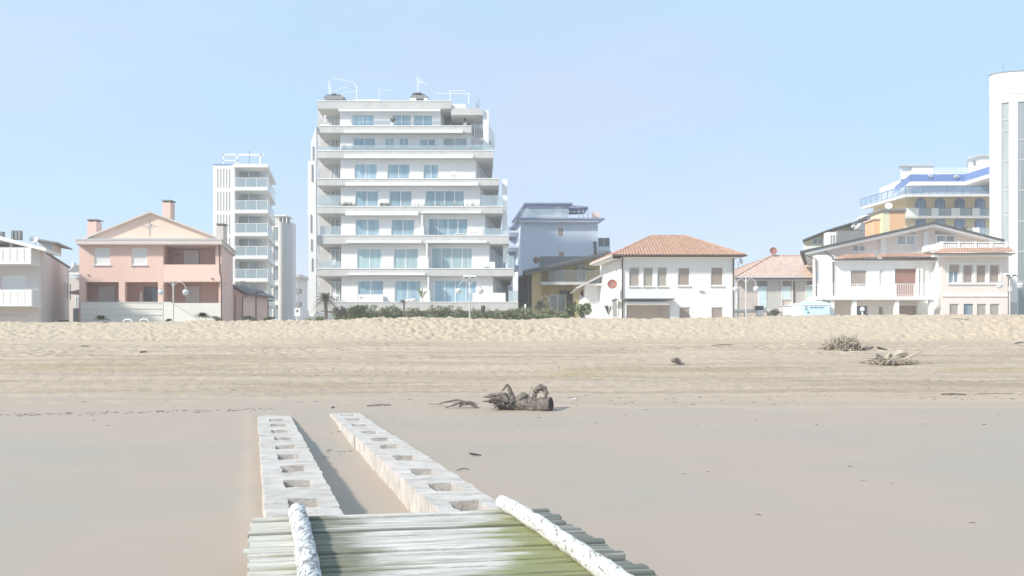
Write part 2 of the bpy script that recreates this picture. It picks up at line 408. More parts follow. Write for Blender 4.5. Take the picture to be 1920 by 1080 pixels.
# shift of the dune with x: base closer on the left, further right
def dune_shift(X): return -.35 + .25 * np.tanh(X / 18.0) + .35 * vnoise(X / 9.0, X * 0 + 3.1, 5)
def height(X, Y):
    sh = dune_shift(X) * bump_w(Y, 36, 47, 2)
    Yp = Y - sh
    z = np.interp(Yp, prof_y, prof_z)
    z = z + (.03 * np.sin(Y * .9)) * 0
    # crest height along x
    cx = np.interp(X, [-45, -30, -17, -11, -7.5, -4, 0, 3, 8, 13, 18, 30, 45], [-.22, -.20, -.16, -.12, .02, .06, -.02, .04, .0, .10, .22, .26, .26])
    z = z + cx * bump_w(Y, 40.5, 47, 2.0)
    far = bump_w(Y, -30, 50, 1.5)
    # broad undulation
    z = z + .025 * vnoise(X / 3.2, Y / 2.4, 1) * bump_w(Y, 20, 47, 2) + .012 * vnoise(X / 2.2, Y / 1.9, 2) * far
    # lumpy dune face
    d = bump_w(Y, 38.2, 46.5, .35)
    l1 = vnoise((X + .6 * Y) / .23 + .5 * vnoise(X / .5, Y / .5, 77), Y / .20, 11); l2 = vnoise(X / .13, Y / .13, 12); l3 = vnoise(X / .62, Y / .45, 13)
    amt = .55 + .6 * sstep(-.3, .6, vnoise(X / 4.5, Y / 2.0, 44))
    z = z + d * amt * (.09 * l1 + .065 * l2 + .035 * l3 - .12 * np.maximum(l1 * l3, 0))
    # tyre tracks, bands running along the beach
    yt = Y + .35 * np.sin(X / 13.0) + .018 * X
    for (y0, w, dep, tr, sd_) in [(20.4, .35, .035, .0, 1), (21.3, .22, .03, .02, 2), (22.3, .30, .035, .03, 3), (23.3, .22, .045, .03, 4), (24.2, .3, .035, .02, 5), (25.4, .42, .07, .06, 6),
                                  (26.3, .42, .06, .07, 7), (27.3, .32, .07, .06, 8), (28.2, .2, .03, .03, 9), (29.6, .18, .05, .02, 10), (31.5, .3, .025, .05, 11), (33.0, .25, .03, .06, 12), (34.4, .2, .02, .05, 13), (36.6, .3, .04, .03, 14)]:
        q = (yt + .12 * np.sin(X / 6.0 + sd_)) - y0
        on = .45 + .55 * sstep(-.5, .4, vnoise(X / 7.0, X * 0 + sd_, 100 + sd_))
        rut = -np.exp(-(q / w) ** 2) + .55 * np.exp(-((q - w * 1.9) / (w * .6)) ** 2) + .55 * np.exp(-((q + w * 1.9) / (w * .6)) ** 2)
        z = z + 1.8 * dep * rut * on
        if tr:
            ph = (X + (1 if sd_ % 2 else -1) * q * .9) * 2 * np.pi / (.27 if sd_ % 3 else .36)
            z = z + tr * .34 * np.sign(np.sin(ph)) * np.abs(np.sin(ph)) ** .6 * np.exp(-(q / (w * 1.1)) ** 4) * on * (.35 + .65 * np.abs(vnoise(X / .9, Y / .5, 300 + sd_)))
    z = z + bump_w(Y, 21, 38, .8) * (.026 * vnoise(X / .26, Y / .13, 21) + .018 * vnoise(X / 5.5 + .2 * Y, Y / .17, 22) + .012 * vnoise(X / 9.0, Y / .42, 23))
    # rougher patches in the middle of the beach
    z = z + bump_w(Y, 30.5, 37.5, .8) * sstep(.0, .6, vnoise(X / 3.5, Y / 1.3, 31)) * .07 * vnoise(X / .28, Y / .22, 32)
    # waterline scar
    sc = (Y + .6 * np.sin(X / 5.0) + .25 * vnoise(X / .8, X * 0, 41) - .10 * X * 0) - 19.6
    z = z + .035 * sstep(-.08, .08, sc) * bump_w(Y, 15, 22, 1)
    z = z + .004 * vnoise(X / .5, Y / .35, 51) * bump_w(Y, 3, 20, 1)
    # sand drifted against the outer foot of both beams, small ripples
    uo = X + .352 * (Y - 7.2)
    z = z + bump_w(Y, 7, 18, 1.5) * .025 * (.6 + .5 * vnoise(X / .6, Y / .9, 61)) * (np.exp(-((uo + 2.50) / .14) ** 2) + np.exp(-((uo - .18) / .14) ** 2))
    z = z + bump_w(Y, 3, 18, 1) * .003 * vnoise(X / .9 + Y * .3, Y / .10, 62)
    # sand scoured out around the beams and the deck
    u = X + .352 * (Y - 7.2)
    cha = np.exp(-((u + 1.13) / .45) ** 2) * bump_w(Y, 6.2, 15.5, 2.0)
    z = z - .03 * cha
    return z
ZZ = height(XX, YY)
nr, nc = XX.shape
vb = np.stack([XX.ravel(), YY.ravel(), ZZ.ravel()], 1).astype(np.float32)
ii = np.arange(nr * nc).reshape(nr, nc)
fc = np.stack([ii[:-1, :-1], ii[:-1, 1:], ii[1:, 1:], ii[1:, :-1]], -1).reshape(-1, 4).astype(np.int32)
me = bpy.data.meshes.new('sand_ground')
me.vertices.add(len(vb)); me.vertices.foreach_set('co', vb.ravel())
me.loops.add(fc.size); me.loops.foreach_set('vertex_index', fc.ravel())
me.polygons.add(len(fc)); me.polygons.foreach_set('loop_start', np.arange(0, fc.size, 4, dtype=np.int32))
me.polygons.foreach_set('use_smooth', np.ones(len(fc), dtype=bool))
me.update(calc_edges=True); me.validate()
gnd = bpy.data.objects.new('sand_ground', me); COL.objects.link(gnd); gnd['kind'] = 'structure'
def gz(x, y): return float(height(np.array([[float(x)]]), np.array([[float(y)]]))[0, 0])

def sand_material():
    m = bpy.data.materials.new('sand'); m.use_nodes = True
    n = m.node_tree.nodes; l = m.node_tree.links; b = n["Principled BSDF"]
    geo = n.new("ShaderNodeNewGeometry"); sep = n.new("ShaderNodeSeparateXYZ"); l.new(geo.outputs['Position'], sep.inputs[0])
    def tex(scale, detail=5, stretch=(1, 1, 1), rough=.6):
        mp = n.new("ShaderNodeMapping"); mp.inputs['Scale'].default_value = stretch; l.new(geo.outputs['Position'], mp.inputs[0])
        t = n.new("ShaderNodeTexNoise"); t.inputs['Scale'].default_value = scale; t.inputs['Detail'].default_value = detail; t.inputs['Roughness'].default_value = rough
        l.new(mp.outputs[0], t.inputs[0]); return t.outputs[0]
    def math_(op, a, b_, cl=False):
        q = n.new("ShaderNodeMath"); q.operation = op; q.use_clamp = cl
        for i, v in enumerate((a, b_)):
            if isinstance(v, (int, float)): q.inputs[i].default_value = v
            else: l.new(v, q.inputs[i])
        return q.outputs[0]
    def mixc(f, c1, c2):
        q = n.new("ShaderNodeMixRGB")
        if isinstance(f, (int, float)): q.inputs[0].default_value = f
        else: l.new(f, q.inputs[0])
        for i, v in ((1, c1), (2, c2)):
            if isinstance(v, tuple): q.inputs[i].default_value = (*v, 1)
            else: l.new(v, q.inputs[i])
        return q.outputs[0]
    def mr(v, a, b_, c=0, d=1):
        q = n.new("ShaderNodeMapRange"); q.inputs[1].default_value = a; q.inputs[2].default_value = b_; q.inputs[3].default_value = c; q.inputs[4].default_value = d
        q.interpolation_type = 'SMOOTHSTEP'
        l.new(v, q.inputs[0]); return q.outputs[0]
    wob = math_('MULTIPLY', math_('SUBTRACT', tex(.22, 4), .5), 5.0)
    yv = math_('ADD', sep.outputs['Y'], wob)
    wet = (.430, .353, .287); dryish = (.45, .375, .295); dry = (.500, .412, .312); dune = (.525, .435, .328)
    c = mixc(mr(yv, 18.2, 23.5), wet, dryish)
    c = mixc(mr(yv, 26, 31), c, dry)
    c = mixc(mr(sep.outputs['Y'], 37.8, 39.3), c, dune)
    # large damp patches in the foreground
    patch = mr(tex(.22, 4, (.8, 1.3, 1), .5), .42, .60)
    fg = math_('MULTIPLY', math_('SUBTRACT', 1.0, mr(yv, 17, 22)), .8)
    c = mixc(math_('MULTIPLY', patch, fg), c, (.392, .348, .290))
    # long darker streaks along the beach
    st = mr(tex(.9, 5, (.10, 1.6, 1)), .42, .66)
    c = mixc(math_('MULTIPLY', st, math_('MULTIPLY', math_('SUBTRACT', 1.0, mr(sep.outputs['Y'], 37, 39)), mr(yv, 19, 23, 0, .65))), c, (.365, .295, .222))
    st2 = mr(tex(1.0, 5, (.05, 3.2, 1)), .50, .62)
    c = mixc(math_('MULTIPLY', st2, math_('MULTIPLY', math_('SUBTRACT', 1.0, mr(sep.outputs['Y'], 36, 38)), mr(yv, 19, 23, 0, .85))), c, (.345, .272, .20))
    # ochre bands in the track zone
    oc = mr(tex(.7, 4, (.12, 1.3, 1)), .50, .66)
    band = math_('MULTIPLY', mr(sep.outputs['Y'], 24, 26), math_('SUBTRACT', 1.0, mr(sep.outputs['Y'], 28.5, 30)))
    c = mixc(math_('MULTIPLY', oc, math_('MULTIPLY', band, .8)), c, (.38, .30, .19))
    # speckle
    sp = mr(tex(9, 6, (1, 1, 1), .75), .35, .7, .90, 1.07)
    q = n.new("ShaderNodeMixRGB"); q.blend_type = 'MULTIPLY'; q.inputs[0].default_value = 1; l.new(c, q.inputs[1])
    cmb = n.new("ShaderNodeCombineXYZ"); [l.new(sp, cmb.inputs[i]) for i in range(3)]; l.new(cmb.outputs[0], q.inputs[2])
    c = mixc(mr(sep.outputs['Y'], 18, 24), c, q.outputs[0])
    # sparse dark debris specks
    vo = n.new("ShaderNodeTexVoronoi"); vo.inputs['Scale'].default_value = 1.6
    mp = n.new("ShaderNodeMapping"); mp.inputs['Scale'].default_value = (.5, 1.6, 1); l.new(geo.outputs['Position'], mp.inputs[0]); l.new(mp.outputs[0], vo.inputs[0])
    spk = math_('LESS_THAN', vo.outputs['Distance'], .02)
    c = mixc(math_('MULTIPLY', spk, .35), c, (.20, .16, .12))
    l.new(c, b.inputs['Base Color'])
    l.new(mr(yv, 14, 22, .62, .95), b.inputs['Roughness']); b.inputs['Specular IOR Level'].default_value = .25
    bp = n.new("ShaderNodeBump"); bp.inputs['Distance'].default_value = .03
    l.new(mr(sep.outputs['Y'], 18, 24, .03, .8), bp.inputs['Strength'])
    l.new(math_('ADD', tex(14, 6), math_('MULTIPLY', tex(3.0, 4), 1.2)), bp.inputs['Height'])
    l.new(bp.outputs[0], b.inputs['Normal'])
    return m
me.materials.append(sand_material())

# ------------------------------------------------------------------ concrete beams
PD = Vector((-.352, 1, 0)); UD = Vector((1, .10, 0))   # pier direction (per metre of Y), plank direction
def conc_mat(name, ca, cb, dirt):
    m = bpy.data.materials.new(name); m.use_nodes = True
    n = m.node_tree.nodes; l = m.node_tree.links; b = n["Principled BSDF"]; b.inputs['Roughness'].default_value = .85
    geo = n.new("ShaderNodeNewGeometry")
    def tex(scale, stretch, detail=6, rough=.65):
        mp = n.new("ShaderNodeMapping"); mp.inputs['Scale'].default_value = stretch; mp.inputs['Rotation'].default_value = (0, 0, R(-6)); l.new(geo.outputs['Position'], mp.inputs[0])
        t = n.new("ShaderNodeTexNoise"); t.inputs['Scale'].default_value = scale; t.inputs['Detail'].default_value = detail; t.inputs['Roughness'].default_value = rough
        l.new(mp.outputs[0], t.inputs[0]); return t.outputs[0]
    def ramp(v, p0, p1, c0, c1):
        r = n.new("ShaderNodeValToRGB"); r.color_ramp.elements[0].position = p0; r.color_ramp.elements[1].position = p1
        r.color_ramp.elements[0].color = (*c0, 1); r.color_ramp.elements[1].color = (*c1, 1); l.new(v, r.inputs[0]); return r.outputs[0]
    a = ramp(tex(2.2, (.5, 2.2, 2)), .36, .66, cb, ca)
    mx = n.new("ShaderNodeMixRGB"); mx.inputs[2].default_value = (*dirt, 1)
    f = ramp(tex(4, (.8, 3.0, 1.2)), .50, .70, (0, 0, 0), (.85, .85, .85)); l.new(f, mx.inputs[0]); l.new(a, mx.inputs[1])
    l.new(mx.outputs[0], b.inputs['Base Color'])
    bp = n.new("ShaderNodeBump"); bp.inputs['Strength'].default_value = .7; bp.inputs['Distance'].default_value = .02
    ad = n.new("ShaderNodeMath"); ad.operation = 'ADD'; l.new(tex(6, (.6, 5, 2)), ad.inputs[0]); l.new(tex(40, (1, 1, 1)), ad.inputs[1])
    l.new(ad.outputs[0], bp.inputs['Height']); l.new(bp.outputs[0], b.inputs['Normal'])
    M[name] = m
conc_mat('beam_concrete', (.68, .635, .59), (.53, .49, .45), (.40, .345, .29))
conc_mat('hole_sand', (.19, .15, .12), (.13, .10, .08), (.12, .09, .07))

def beam(ul, ur, v_end, holes, hu0, hu1, ztop, label, seed):
    """ul, ur: lateral offsets at Y=7.2; v along Y from 7.2"""
    random.seed(seed)
    O = Vector((0, 7.2, ztop)); 
    rt = root('concrete_beam', label, 'concrete beam', (ul + .4, 7.2, 0), group='pierced concrete beams leading up the beach')
    cuts = [-1.2] + [holes[i] + .53 for i in range(1, len(holes) - 1, 2)] + [v_end]
    for a, c in zip(cuts[:-1], cuts[1:]):
        off = random.uniform(-.012, .012); dz = random.uniform(-.006, .006)
        hs = [h for h in holes if a < h < c]
        us = sorted(set([round(x, 4) for x in list(np.linspace(ul, ur, 9)) + [hu0 + ul, hu1 + ul]]))
        vs = sorted(set([round(x, 4) for x in list(np.linspace(a + .006, c - .006, max(3, int((c - a) / .07)))) + [h + s for h in hs for s in (-.235, .235)]]))
        b = MB()
        b.grid(O + Vector((off, 0, dz)), UD, PD, (0, 0, -.55), us, vs, lambda u, v: not any(abs(v - h) < .235 and hu0 + ul < u < hu1 + ul for h in hs), jit=.026)
        b.build('block', 'beam_concrete', rt)
    f = MB()
    for i, h in enumerate(holes):
        dep = .27 if i < 6 else .14
        P = lambda u, v: O + UD * u + PD * v + Vector((0, 0, -dep))
        f.hexa([P(ul + hu0 - .02, h - .26), P(ul + hu1 + .02, h - .26), P(ul + hu1 + .02, h + .26), P(ul + hu0 - .02, h + .26)], (0, 0, -.05))
    f.build('sand_fill', 'hole_sand', rt)
hY = [.003378 + .0004575 * i for i in range(9)]
holesL = [y * F * 1.68 - 7.2 - .04 for y in hY]
beam(-2.31, -1.565, 10.4, [h + .195 for h in holesL], .24, .56, .32, 'left concrete beam with a row of square holes, running straight up the wet sand', 3)
yR = [949, 914, 885, 859, 838, 824.5, 810.5, 797.5, 786.5, 778.5]
holesR = [1.68 * F / (y - 645) - 7.2 for y in yR]
holesR = [v for v in holesR]
beam(-.632, .07, 10.75, [h + .03 for h in holesR], .20, .52, .32, 'right concrete beam with square holes and a crumbling streaked inner side', 5)

# ------------------------------------------------------------------ wooden pier
def deck_mat():
    m = bpy.data.materials.new('deck_wood'); m.use_nodes = True
    n = m.node_tree.nodes; l = m.node_tree.links; b = n["Principled BSDF"]; b.inputs['Roughness'].default_value = .8
    uvn = n.new("ShaderNodeUVMap"); uvn.uv_map = 'UVMap'
    sep = n.new("ShaderNodeSeparateXYZ"); l.new(uvn.outputs[0], sep.inputs[0])
    def tex(scale, stretch, detail=6, rough=.65):
        mp = n.new("ShaderNodeMapping"); mp.inputs['Scale'].default_value = stretch; l.new(uvn.outputs[0], mp.inputs[0])
        t = n.new("ShaderNodeTexNoise"); t.inputs['Scale'].default_value = scale; t.inputs['Detail'].default_value = detail; t.inputs['Roughness'].default_value = rough
        l.new(mp.outputs[0], t.inputs[0]); return t.outputs[0]
    def M2(op, a, b_, cl=False):
        q = n.new("ShaderNodeMath"); q.operation = op; q.use_clamp = cl
        for i, v in enumerate((a, b_)):
            if isinstance(v, (int, float)): q.inputs[i].default_value = v
            else: l.new(v, q.inputs[i])
        return q.outputs[0]
    def mr(v, a, b_, c=0, d=1):
        q = n.new("ShaderNodeMapRange"); q.interpolation_type = 'SMOOTHSTEP'
        for i, x in enumerate((a, b_, c, d)): q.inputs[i + 1].default_value = x
        l.new(v, q.inputs[0]); return q.outputs[0]
    def mix(f, c1, c2):
        q = n.new("ShaderNodeMixRGB")
        if isinstance(f, (int, float)): q.inputs[0].default_value = f
        else: l.new(f, q.inputs[0])
        for i, v in ((1, c1), (2, c2)):
            if isinstance(v, tuple): q.inputs[i].default_value = (*v, 1)
            else: l.new(v, q.inputs[i])
        return q.outputs[0]
    grain = mr(tex(6, (.22, 3.8, 1), 6, .68), .40, .60)
    fine = mr(tex(16, (.25, 6, 1), 4, .7), .40, .62)
    c = mix(M2('MULTIPLY', grain, .8), (.56, .535, .48), (.88, .86, .81))
    c = mix(M2('MULTIPLY', M2('SUBTRACT', 1, fine), .45), c, (.36, .35, .32))
    u = sep.outputs[0]; v = sep.outputs[1]
    at = n.new("ShaderNodeAttribute"); at.attribute_name = 'pid'; pid = at.outputs['Fac']
    c = mix(mr(pid, .45, 1, 0, .42), c, (.50, .48, .43))
    crk = mr(tex(9, (.05, 2.8, 1), 4, .6), .57, .64); c = mix(M2('MULTIPLY', crk, .62), c, (.24, .22, .18))
    knot = n.new("ShaderNodeTexVoronoi"); knot.inputs['Scale'].default_value = 2.3; kp = n.new("ShaderNodeMapping"); kp.inputs['Scale'].default_value = (1, 3, 1); l.new(uvn.outputs[0], kp.inputs[0]); l.new(kp.outputs[0], knot.inputs[0])
    c = mix(M2('MULTIPLY', M2('LESS_THAN', knot.outputs['Distance'], .045), .65), c, (.17, .15, .12))
    wn = M2('ADD', M2('MULTIPLY', M2('SUBTRACT', tex(2.2, (.7, 5, 1), 5), .5), 1.0), M2('MULTIPLY', M2('SUBTRACT', pid, .5), .35))
    uu = M2('ADD', u, wn)
    # u: 0 = left edge of deck, 2.84 right edge; rails at about .42 and 2.13
    ylw = M2('MULTIPLY', M2('SUBTRACT', 1, mr(u, .25, .5)), mr(tex(2, (.6, 6, 1)), .4, .6, 0, .40))
    c = mix(ylw, c, (.60, .56, .38))
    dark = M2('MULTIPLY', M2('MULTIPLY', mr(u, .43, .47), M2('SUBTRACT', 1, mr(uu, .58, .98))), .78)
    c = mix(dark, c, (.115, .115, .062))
    gr = M2('MULTIPLY', mr(M2('ADD', uu, M2('MULTIPLY', v, -.24)), 1.98, 2.36), M2('SUBTRACT', 1, mr(u, 2.40, 2.46)))
    gr = M2('MULTIPLY', gr, mr(M2('ADD', tex(3, (.3, 5, 1)), M2('MULTIPLY', v, -.16)), .30, .62, .45, 1))
    gc = mix(tex(7, (.25, 4, 1)), (.13, .14, .04), (.34, .35, .13)); q_ = n.new("ShaderNodeMixRGB"); l.new(M2('MULTIPLY', gr, .9), q_.inputs[0]); l.new(c, q_.inputs[1]); l.new(gc, q_.inputs[2]); c = q_.outputs[0]
    near = M2('MULTIPLY', mr(M2('MULTIPLY', v, -1), .9, 2.3), mr(tex(2.2, (.35, 4, 1)), .46, .60, 0, .45))
    c = mix(near, c, (.20, .215, .095))
    outr = M2('MULTIPLY', mr(u, 2.40, 2.46), mr(tex(5, (.1, 5.5, 1), 3), .36, .50, .4, .97))
    c = mix(outr, c, (.135, .150, .132))
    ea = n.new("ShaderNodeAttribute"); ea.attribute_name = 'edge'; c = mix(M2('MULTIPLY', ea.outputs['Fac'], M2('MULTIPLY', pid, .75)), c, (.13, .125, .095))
    l.new(c, b.inputs['Base Color'])
    bp = n.new("ShaderNodeBump"); bp.inputs['Strength'].default_value = .6; bp.inputs['Distance'].default_value = .0025
    l.new(M2('ADD', grain, fine), bp.inputs['Height']); l.new(bp.outputs[0], b.inputs['Normal'])
    M['deck_wood'] = m
deck_mat()
def peel_mat(name, hi, lo, amt):
    m = bpy.data.materials.new(name); m.use_nodes = True
    n = m.node_tree.nodes; l = m.node_tree.links; b = n["Principled BSDF"]; b.inputs['Roughness'].default_value = .8
    geo = n.new("ShaderNodeNewGeometry")
    mp = n.new("ShaderNodeMapping"); mp.inputs['Rotation'].default_value = (0, 0, R(-20)); mp.inputs['Scale'].default_value = (3.2, .75, 3.2); l.new(geo.outputs['Position'], mp.inputs[0])
    t = n.new("ShaderNodeTexNoise"); t.inputs['Scale'].default_value = 6; t.inputs['Detail'].default_value = 8; t.inputs['Roughness'].default_value = .7; t.inputs['Distortion'].default_value = 1.4; l.new(mp.outputs[0], t.inputs[0])
    r = n.new("ShaderNodeValToRGB"); r.color_ramp.elements[0].position = amt; r.color_ramp.elements[1].position = amt + .05
    r.color_ramp.elements[0].color = (*lo, 1); r.color_ramp.elements[1].color = (*hi, 1); l.new(t.outputs[0], r.inputs[0])
    l.new(r.outputs[0], b.inputs['Base Color'])
    bp = n.new("ShaderNodeBump"); bp.inputs['Strength'].default_value = 1; bp.inputs['Distance'].default_value = .03; l.new(t.outputs[0], bp.inputs['Height']); l.new(bp.outputs[0], b.inputs['Normal'])
    M[name] = m
peel_mat('rail_left', (.80, .80, .80), (.26, .26, .265), .43)
peel_mat('rail_right', (.84, .82, .78), (.24, .21, .17), .395)

pier = root('wooden_pier', 'weathered whitish plank pier with green algae and two bleached pole rails', 'pier', (-1, 5, 0))
random.seed(11)
DO = Vector((-2.43, 6.93, .365)); DU = Vector((1, .150, 0)); DU.normalize(); DV = Vector((-.33, 1, 0))
dk = MB(); v = 0.0
while v > -7.2:
    w = random.uniform(.095, .135); l0 = random.uniform(-.03, .03) + random.choice([0, 0, -.03]); r0 = 2.80 + random.uniform(-.03, .04)
    if v == 0: l0 = 0
    dz = random.uniform(-.012, .010); ang = random.uniform(-.004, .004); gap = random.uniform(.012, .030)
    segs = 26
    us = [l0 + (r0 - l0) * i / segs for i in range(segs + 1)]
    prev = None
    cross = [(-w + gap, -.035), (-w + gap, -.012), (-w + gap + .009, 0), (-w * .5, .004), (-.009, 0), (0, -.012), (0, -.035)]
    rings = []
    for u in us:
        ring = []
        for (cv, cz) in cross:
            j = .004 * noise.noise(Vector((u * 3, (v + cv) * 20, cz * 10)))
            p = DO + DU * u + DV * (v + cv + ang * u + j) + Vector((0, 0, cz + dz + .004 * noise.noise(Vector((u * 2.1, v * 31, 5)))))
            ring.append((p, (u, v + cv)))
        rings.append(ring)
    for a, c in zip(rings[:-1], rings[1:]):
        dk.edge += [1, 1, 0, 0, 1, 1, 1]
        for k in range(len(cross) - 1):
            dk.poly([a[k][0], c[k][0], c[k + 1][0], a[k + 1][0]], [a[k][1], c[k][1], c[k + 1][1], a[k + 1][1]])
        dk.poly([a[-1][0], c[-1][0], c[0][0], a[0][0]], [a[-1][1], c[-1][1], c[0][1], a[0][1]])
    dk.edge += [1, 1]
    for rg in (rings[0], rings[-1]):
        dk.poly([q[0] for q in rg], [q[1] for q in rg])
    pr = random.random(); dk.pid += [pr] * (len(dk.f) - len(dk.pid))
    v -= w
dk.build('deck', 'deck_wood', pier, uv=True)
def rail(u, v0, v1, r, m, zb, jit, sq=1.0, drift=0):
    b = MB(); pts = []; rr = []
    n = 110
    for i in range(n + 1):
        t = i / n; vv = v0 + (v1 - v0) * t
        p = DO + DU * (u + drift * t + .012 * math.sin(t * 9)) + DV * vv + Vector((0, 0, zb + .008 * math.sin(t * 13)))
        pts.append(p); rr.append(r * (1 + .10 * noise.noise(p * 2.3)) * (.86 if i in (0, n) else 1))
    b.tube(pts, rr, 22, jit=jit)
    b.build('rail', m, pier, smooth=True)
rail(.40, .02, -7.0, .078, 'rail_left', .066, .14)
rail(2.39, .14, -7.0, .070, 'rail_right', .060, .17, drift=.06)
ps = MB()
for u, vv in ((.3, -.5), (2.5, -.5), (.3, -3.5), (2.5, -3.5), (.3, -6.5), (2.5, -6.5)):
    p = DO + DU * u + DV * vv; ps.tube([(p.x, p.y, -.5), (p.x, p.y, .325)], .09, 10)
for u in (.3, 2.5):
    a = DO + DU * u + DV * -.1; c = DO + DU * u + DV * -7
    ps.tube([a + Vector((0, 0, -.095)), c + Vector((0, 0, -.095))], .055, 6)
ps.build('support', 'trunk', pier)

# ------------------------------------------------------------------ buildings
def dvec_body(parent, x0, y0, x1, Y, d, dx, m, name='wall', y1=None, label=None):
    b = MB(); b.pb(x0, y0, x1, y1 or 640, Y, d, dx); return b.build(name, m, parent, label=label)
def bars(mb, x0, x1, y0, y1, Y, n, w=.03, th=.03):
    """vertical bars in a pixel rectangle at depth Y"""
    for i in range(n):
        x = x0 + (x1 - x0) * i / (n - 1); P = W(x, y1, Y); Q = W(x, y0, Y)
        mb.box(P.x - w / 2, P.x + w / 2, Y, Y + th, P.z, Q.z)
def hbar(mb, x0, x1, y, Y, h=.04, th=.04):
    P = W(x0, y, Y); Q = W(x1, y, Y); mb.box(P.x, Q.x, Y, Y + th, P.z - h / 2, P.z + h / 2)
def pline(mb, pts, Y, r=.02, n=5):
    mb.tube([W(x, y, Y) for x, y in pts], r, n)
def disc_dish(name, label, px, py, Y, r, m, cat='satellite dish', group=None, face=(.15, -1, .25), arm=True):
    c = W(px, py, Y); rt = root(name, label, cat, c, group)
    rad = r / F * Y
    n = Vector(face).normalized(); a = n.cross(Vector((0, 0, 1))).normalized(); b = a.cross(n)
    mb = MB(); rings = []
    for k in range(5):
        t = k / 4; q = []
        for i in range(20):
            an = 2 * math.pi * i / 20
            q.append(c + (a * math.cos(an) + b * math.sin(an)) * rad * t + n * (t * t * rad * .22))
        rings.append(q)
    for k in range(4):
        for i in range(20):
            j = (i + 1) % 20
            mb.poly([rings[k][i], rings[k][j], rings[k + 1][j], rings[k + 1][i]])
            o = -n * .02
            mb.poly([rings[k + 1][i] + o, rings[k + 1][j] + o, rings[k][j] + o, rings[k][i] + o])
    mb.build('reflector', m, rt)
    am = MB(); tip = c + n * rad * .9 - b * rad * .1
    am.tube([c - b * rad, tip], .014, 5); am.ball(tip, .05, 8, 5)
    am.tube([c - n * .04, c - n * .25, c - n * .25 - b * rad * 1.5], .03, 6)
    am.build('arm', 'metal_light', rt)
    return rt

# ---- pink house
Y = 58
ph = root('pink_house', 'salmon pink two-storey house with a peach gable and closed white shutters', 'house', base(281, Y))
DXP, DP = -1.75, 7.2
facade(ph, 148.5, 457, 306, 602, Y, [(176.6, 465, 206, 497, 'sw'), (246.7, 465, 275.6, 497, 'sw')], 'pink', opens=[(159, 528.8, 222.6, 566), (234, 528.8, 296, 566)], sill=True)
facade(ph, 304.5, 457, 415, 602, Y + .02, [], 'pink', opens=[(306.5, 460, 404, 496), (306.5, 528.6, 413, 598)], name='wall')
part_pb('balcony_parapet', 'pink_pale', ph, 306.5, 496, 414.5, 528, Y - .06, .14)
part_pb('wall', 'pink_dark', ph, 149.5, 458, 306.2, 602, Y + 2.2, DP - 2.2, DXP)
part_pb('wall', 'pink', ph, 306.4, 458, 414.8 + 2, 602, Y + 2.6, DP - 2.6, DXP * .64)
# side walls of the recesses, floors between the storeys, partition
b = MB(); b.pb(415 - 5, 457.5, 415.2, 602, Y + .32, DP - .5, DXP * .93); b.build('wall', 'pink_dark', ph)
b = MB(); b.pb(149, 458, 153, 602, Y + .32, 2, DXP * .28); b.pb(303, 458, 306.4, 602, Y + .32, 2, DXP * .28); b.pb(223, 524, 233, 602, Y + .32, 2, DXP * .28); b.build('partition', 'pink', ph)
b = MB(); b.pb(150, 518, 305, 528, Y + .33, 1.9); b.pb(306.6, 500, 409, 528, Y + .33, 2.2); b.build('floor_slab', 'pink', ph)
for (x0, y0, x1, y1, k) in ((186, 537, 214.6, 568, 'sw'), (345, 470, 372, 501, 'sw')): window(ph, x0, y0, x1, y1, Y + 2.08 if x0 < 300 else Y + 2.45, k, 0, name='door')
window(ph, 270, 538, 296, 568, Y + 2.08, 'dk', 0)
window(ph, 348, 537, 373.6, 566, Y + 2.45, 'sw', 0)
part_pb('cornice', 'cornice', ph, 142, 449.5, 415.5, 458, Y - .65, DP + .8, DXP * 1.1)
part_pb('cornice_lip', 'off_white', ph, 140.5, 447.2, 417, 449.2, Y - .7, DP + .9, DXP * 1.1)
b = MB(); b.pp([(163, 446.6), (405, 446.6), (281, 399.5)], Y + .2, .3); b.build('gable', 'pink_light', ph)
b = MB()
b.pp([(157, 448.5), (281, 398.6), (281, 395.8), (154, 446)], Y - .15, DP + .2, DXP); b.pp([(281, 398.6), (412, 448.5), (415, 446), (281, 395.8)], Y - .15, DP + .2, DXP)
b.build('roof', 'cornice', ph)
b = MB(); c = W(280, 424, Y + .17)
for an in range(0, 360, 45):
    L_ = .55 if an % 90 == 0 else .28
    if an == 270: L_ = .8
    d = Vector((math.cos(R(an)), 0, math.sin(R(an)))) * L_; b.tube([c, c + d], .025, 4)
b.build('star_emblem', 'off_white', ph)
def chimney(parent, x0, x1, y0, y1, Y, m, d=.8, capm='mid_grey'):
    o = part_pb('chimney', m, parent, x0, y0 + 5, x1, y1, Y, d)
    b = MB(); w = x1 - x0
    b.pb(x0 + .1 * w, y0 + 2, x0 + .3 * w, y0 + 5, Y + .05, d - .1); b.pb(x0 + .7 * w, y0 + 2, x0 + .9 * w, y0 + 5, Y + .05, d - .1); b.pb(x0 + .35 * w, y0 + 2, x0 + .65 * w, y0 + 5, Y + .3, d - .4)
    b.pb(x0 - 1.5, y0, x1 + 1.5, y0 + 2, Y - .07, d + .14); b.build('chimney_cap', capm, o)
chimney(ph, 163.5, 180.5, 410.5, 446, Y + 1.5, 'pink'); chimney(ph, 304, 319.5, 374.5, 414, Y + 3.2, 'pink'); chimney(ph, 405.5, 418.5, 418.5, 449, Y + 3, 'cornice')
b = MB(); b.pb(151.5, 566, 306, 604, Y - .7, .69); b.build('podium', 'cream', ph)
b = MB(); [b.pb(151, y, 306.5, y + 1.6, Y - .74, .04) for y in (566, 577.5, 589)]; b.build('podium_band', 'off_white', ph)
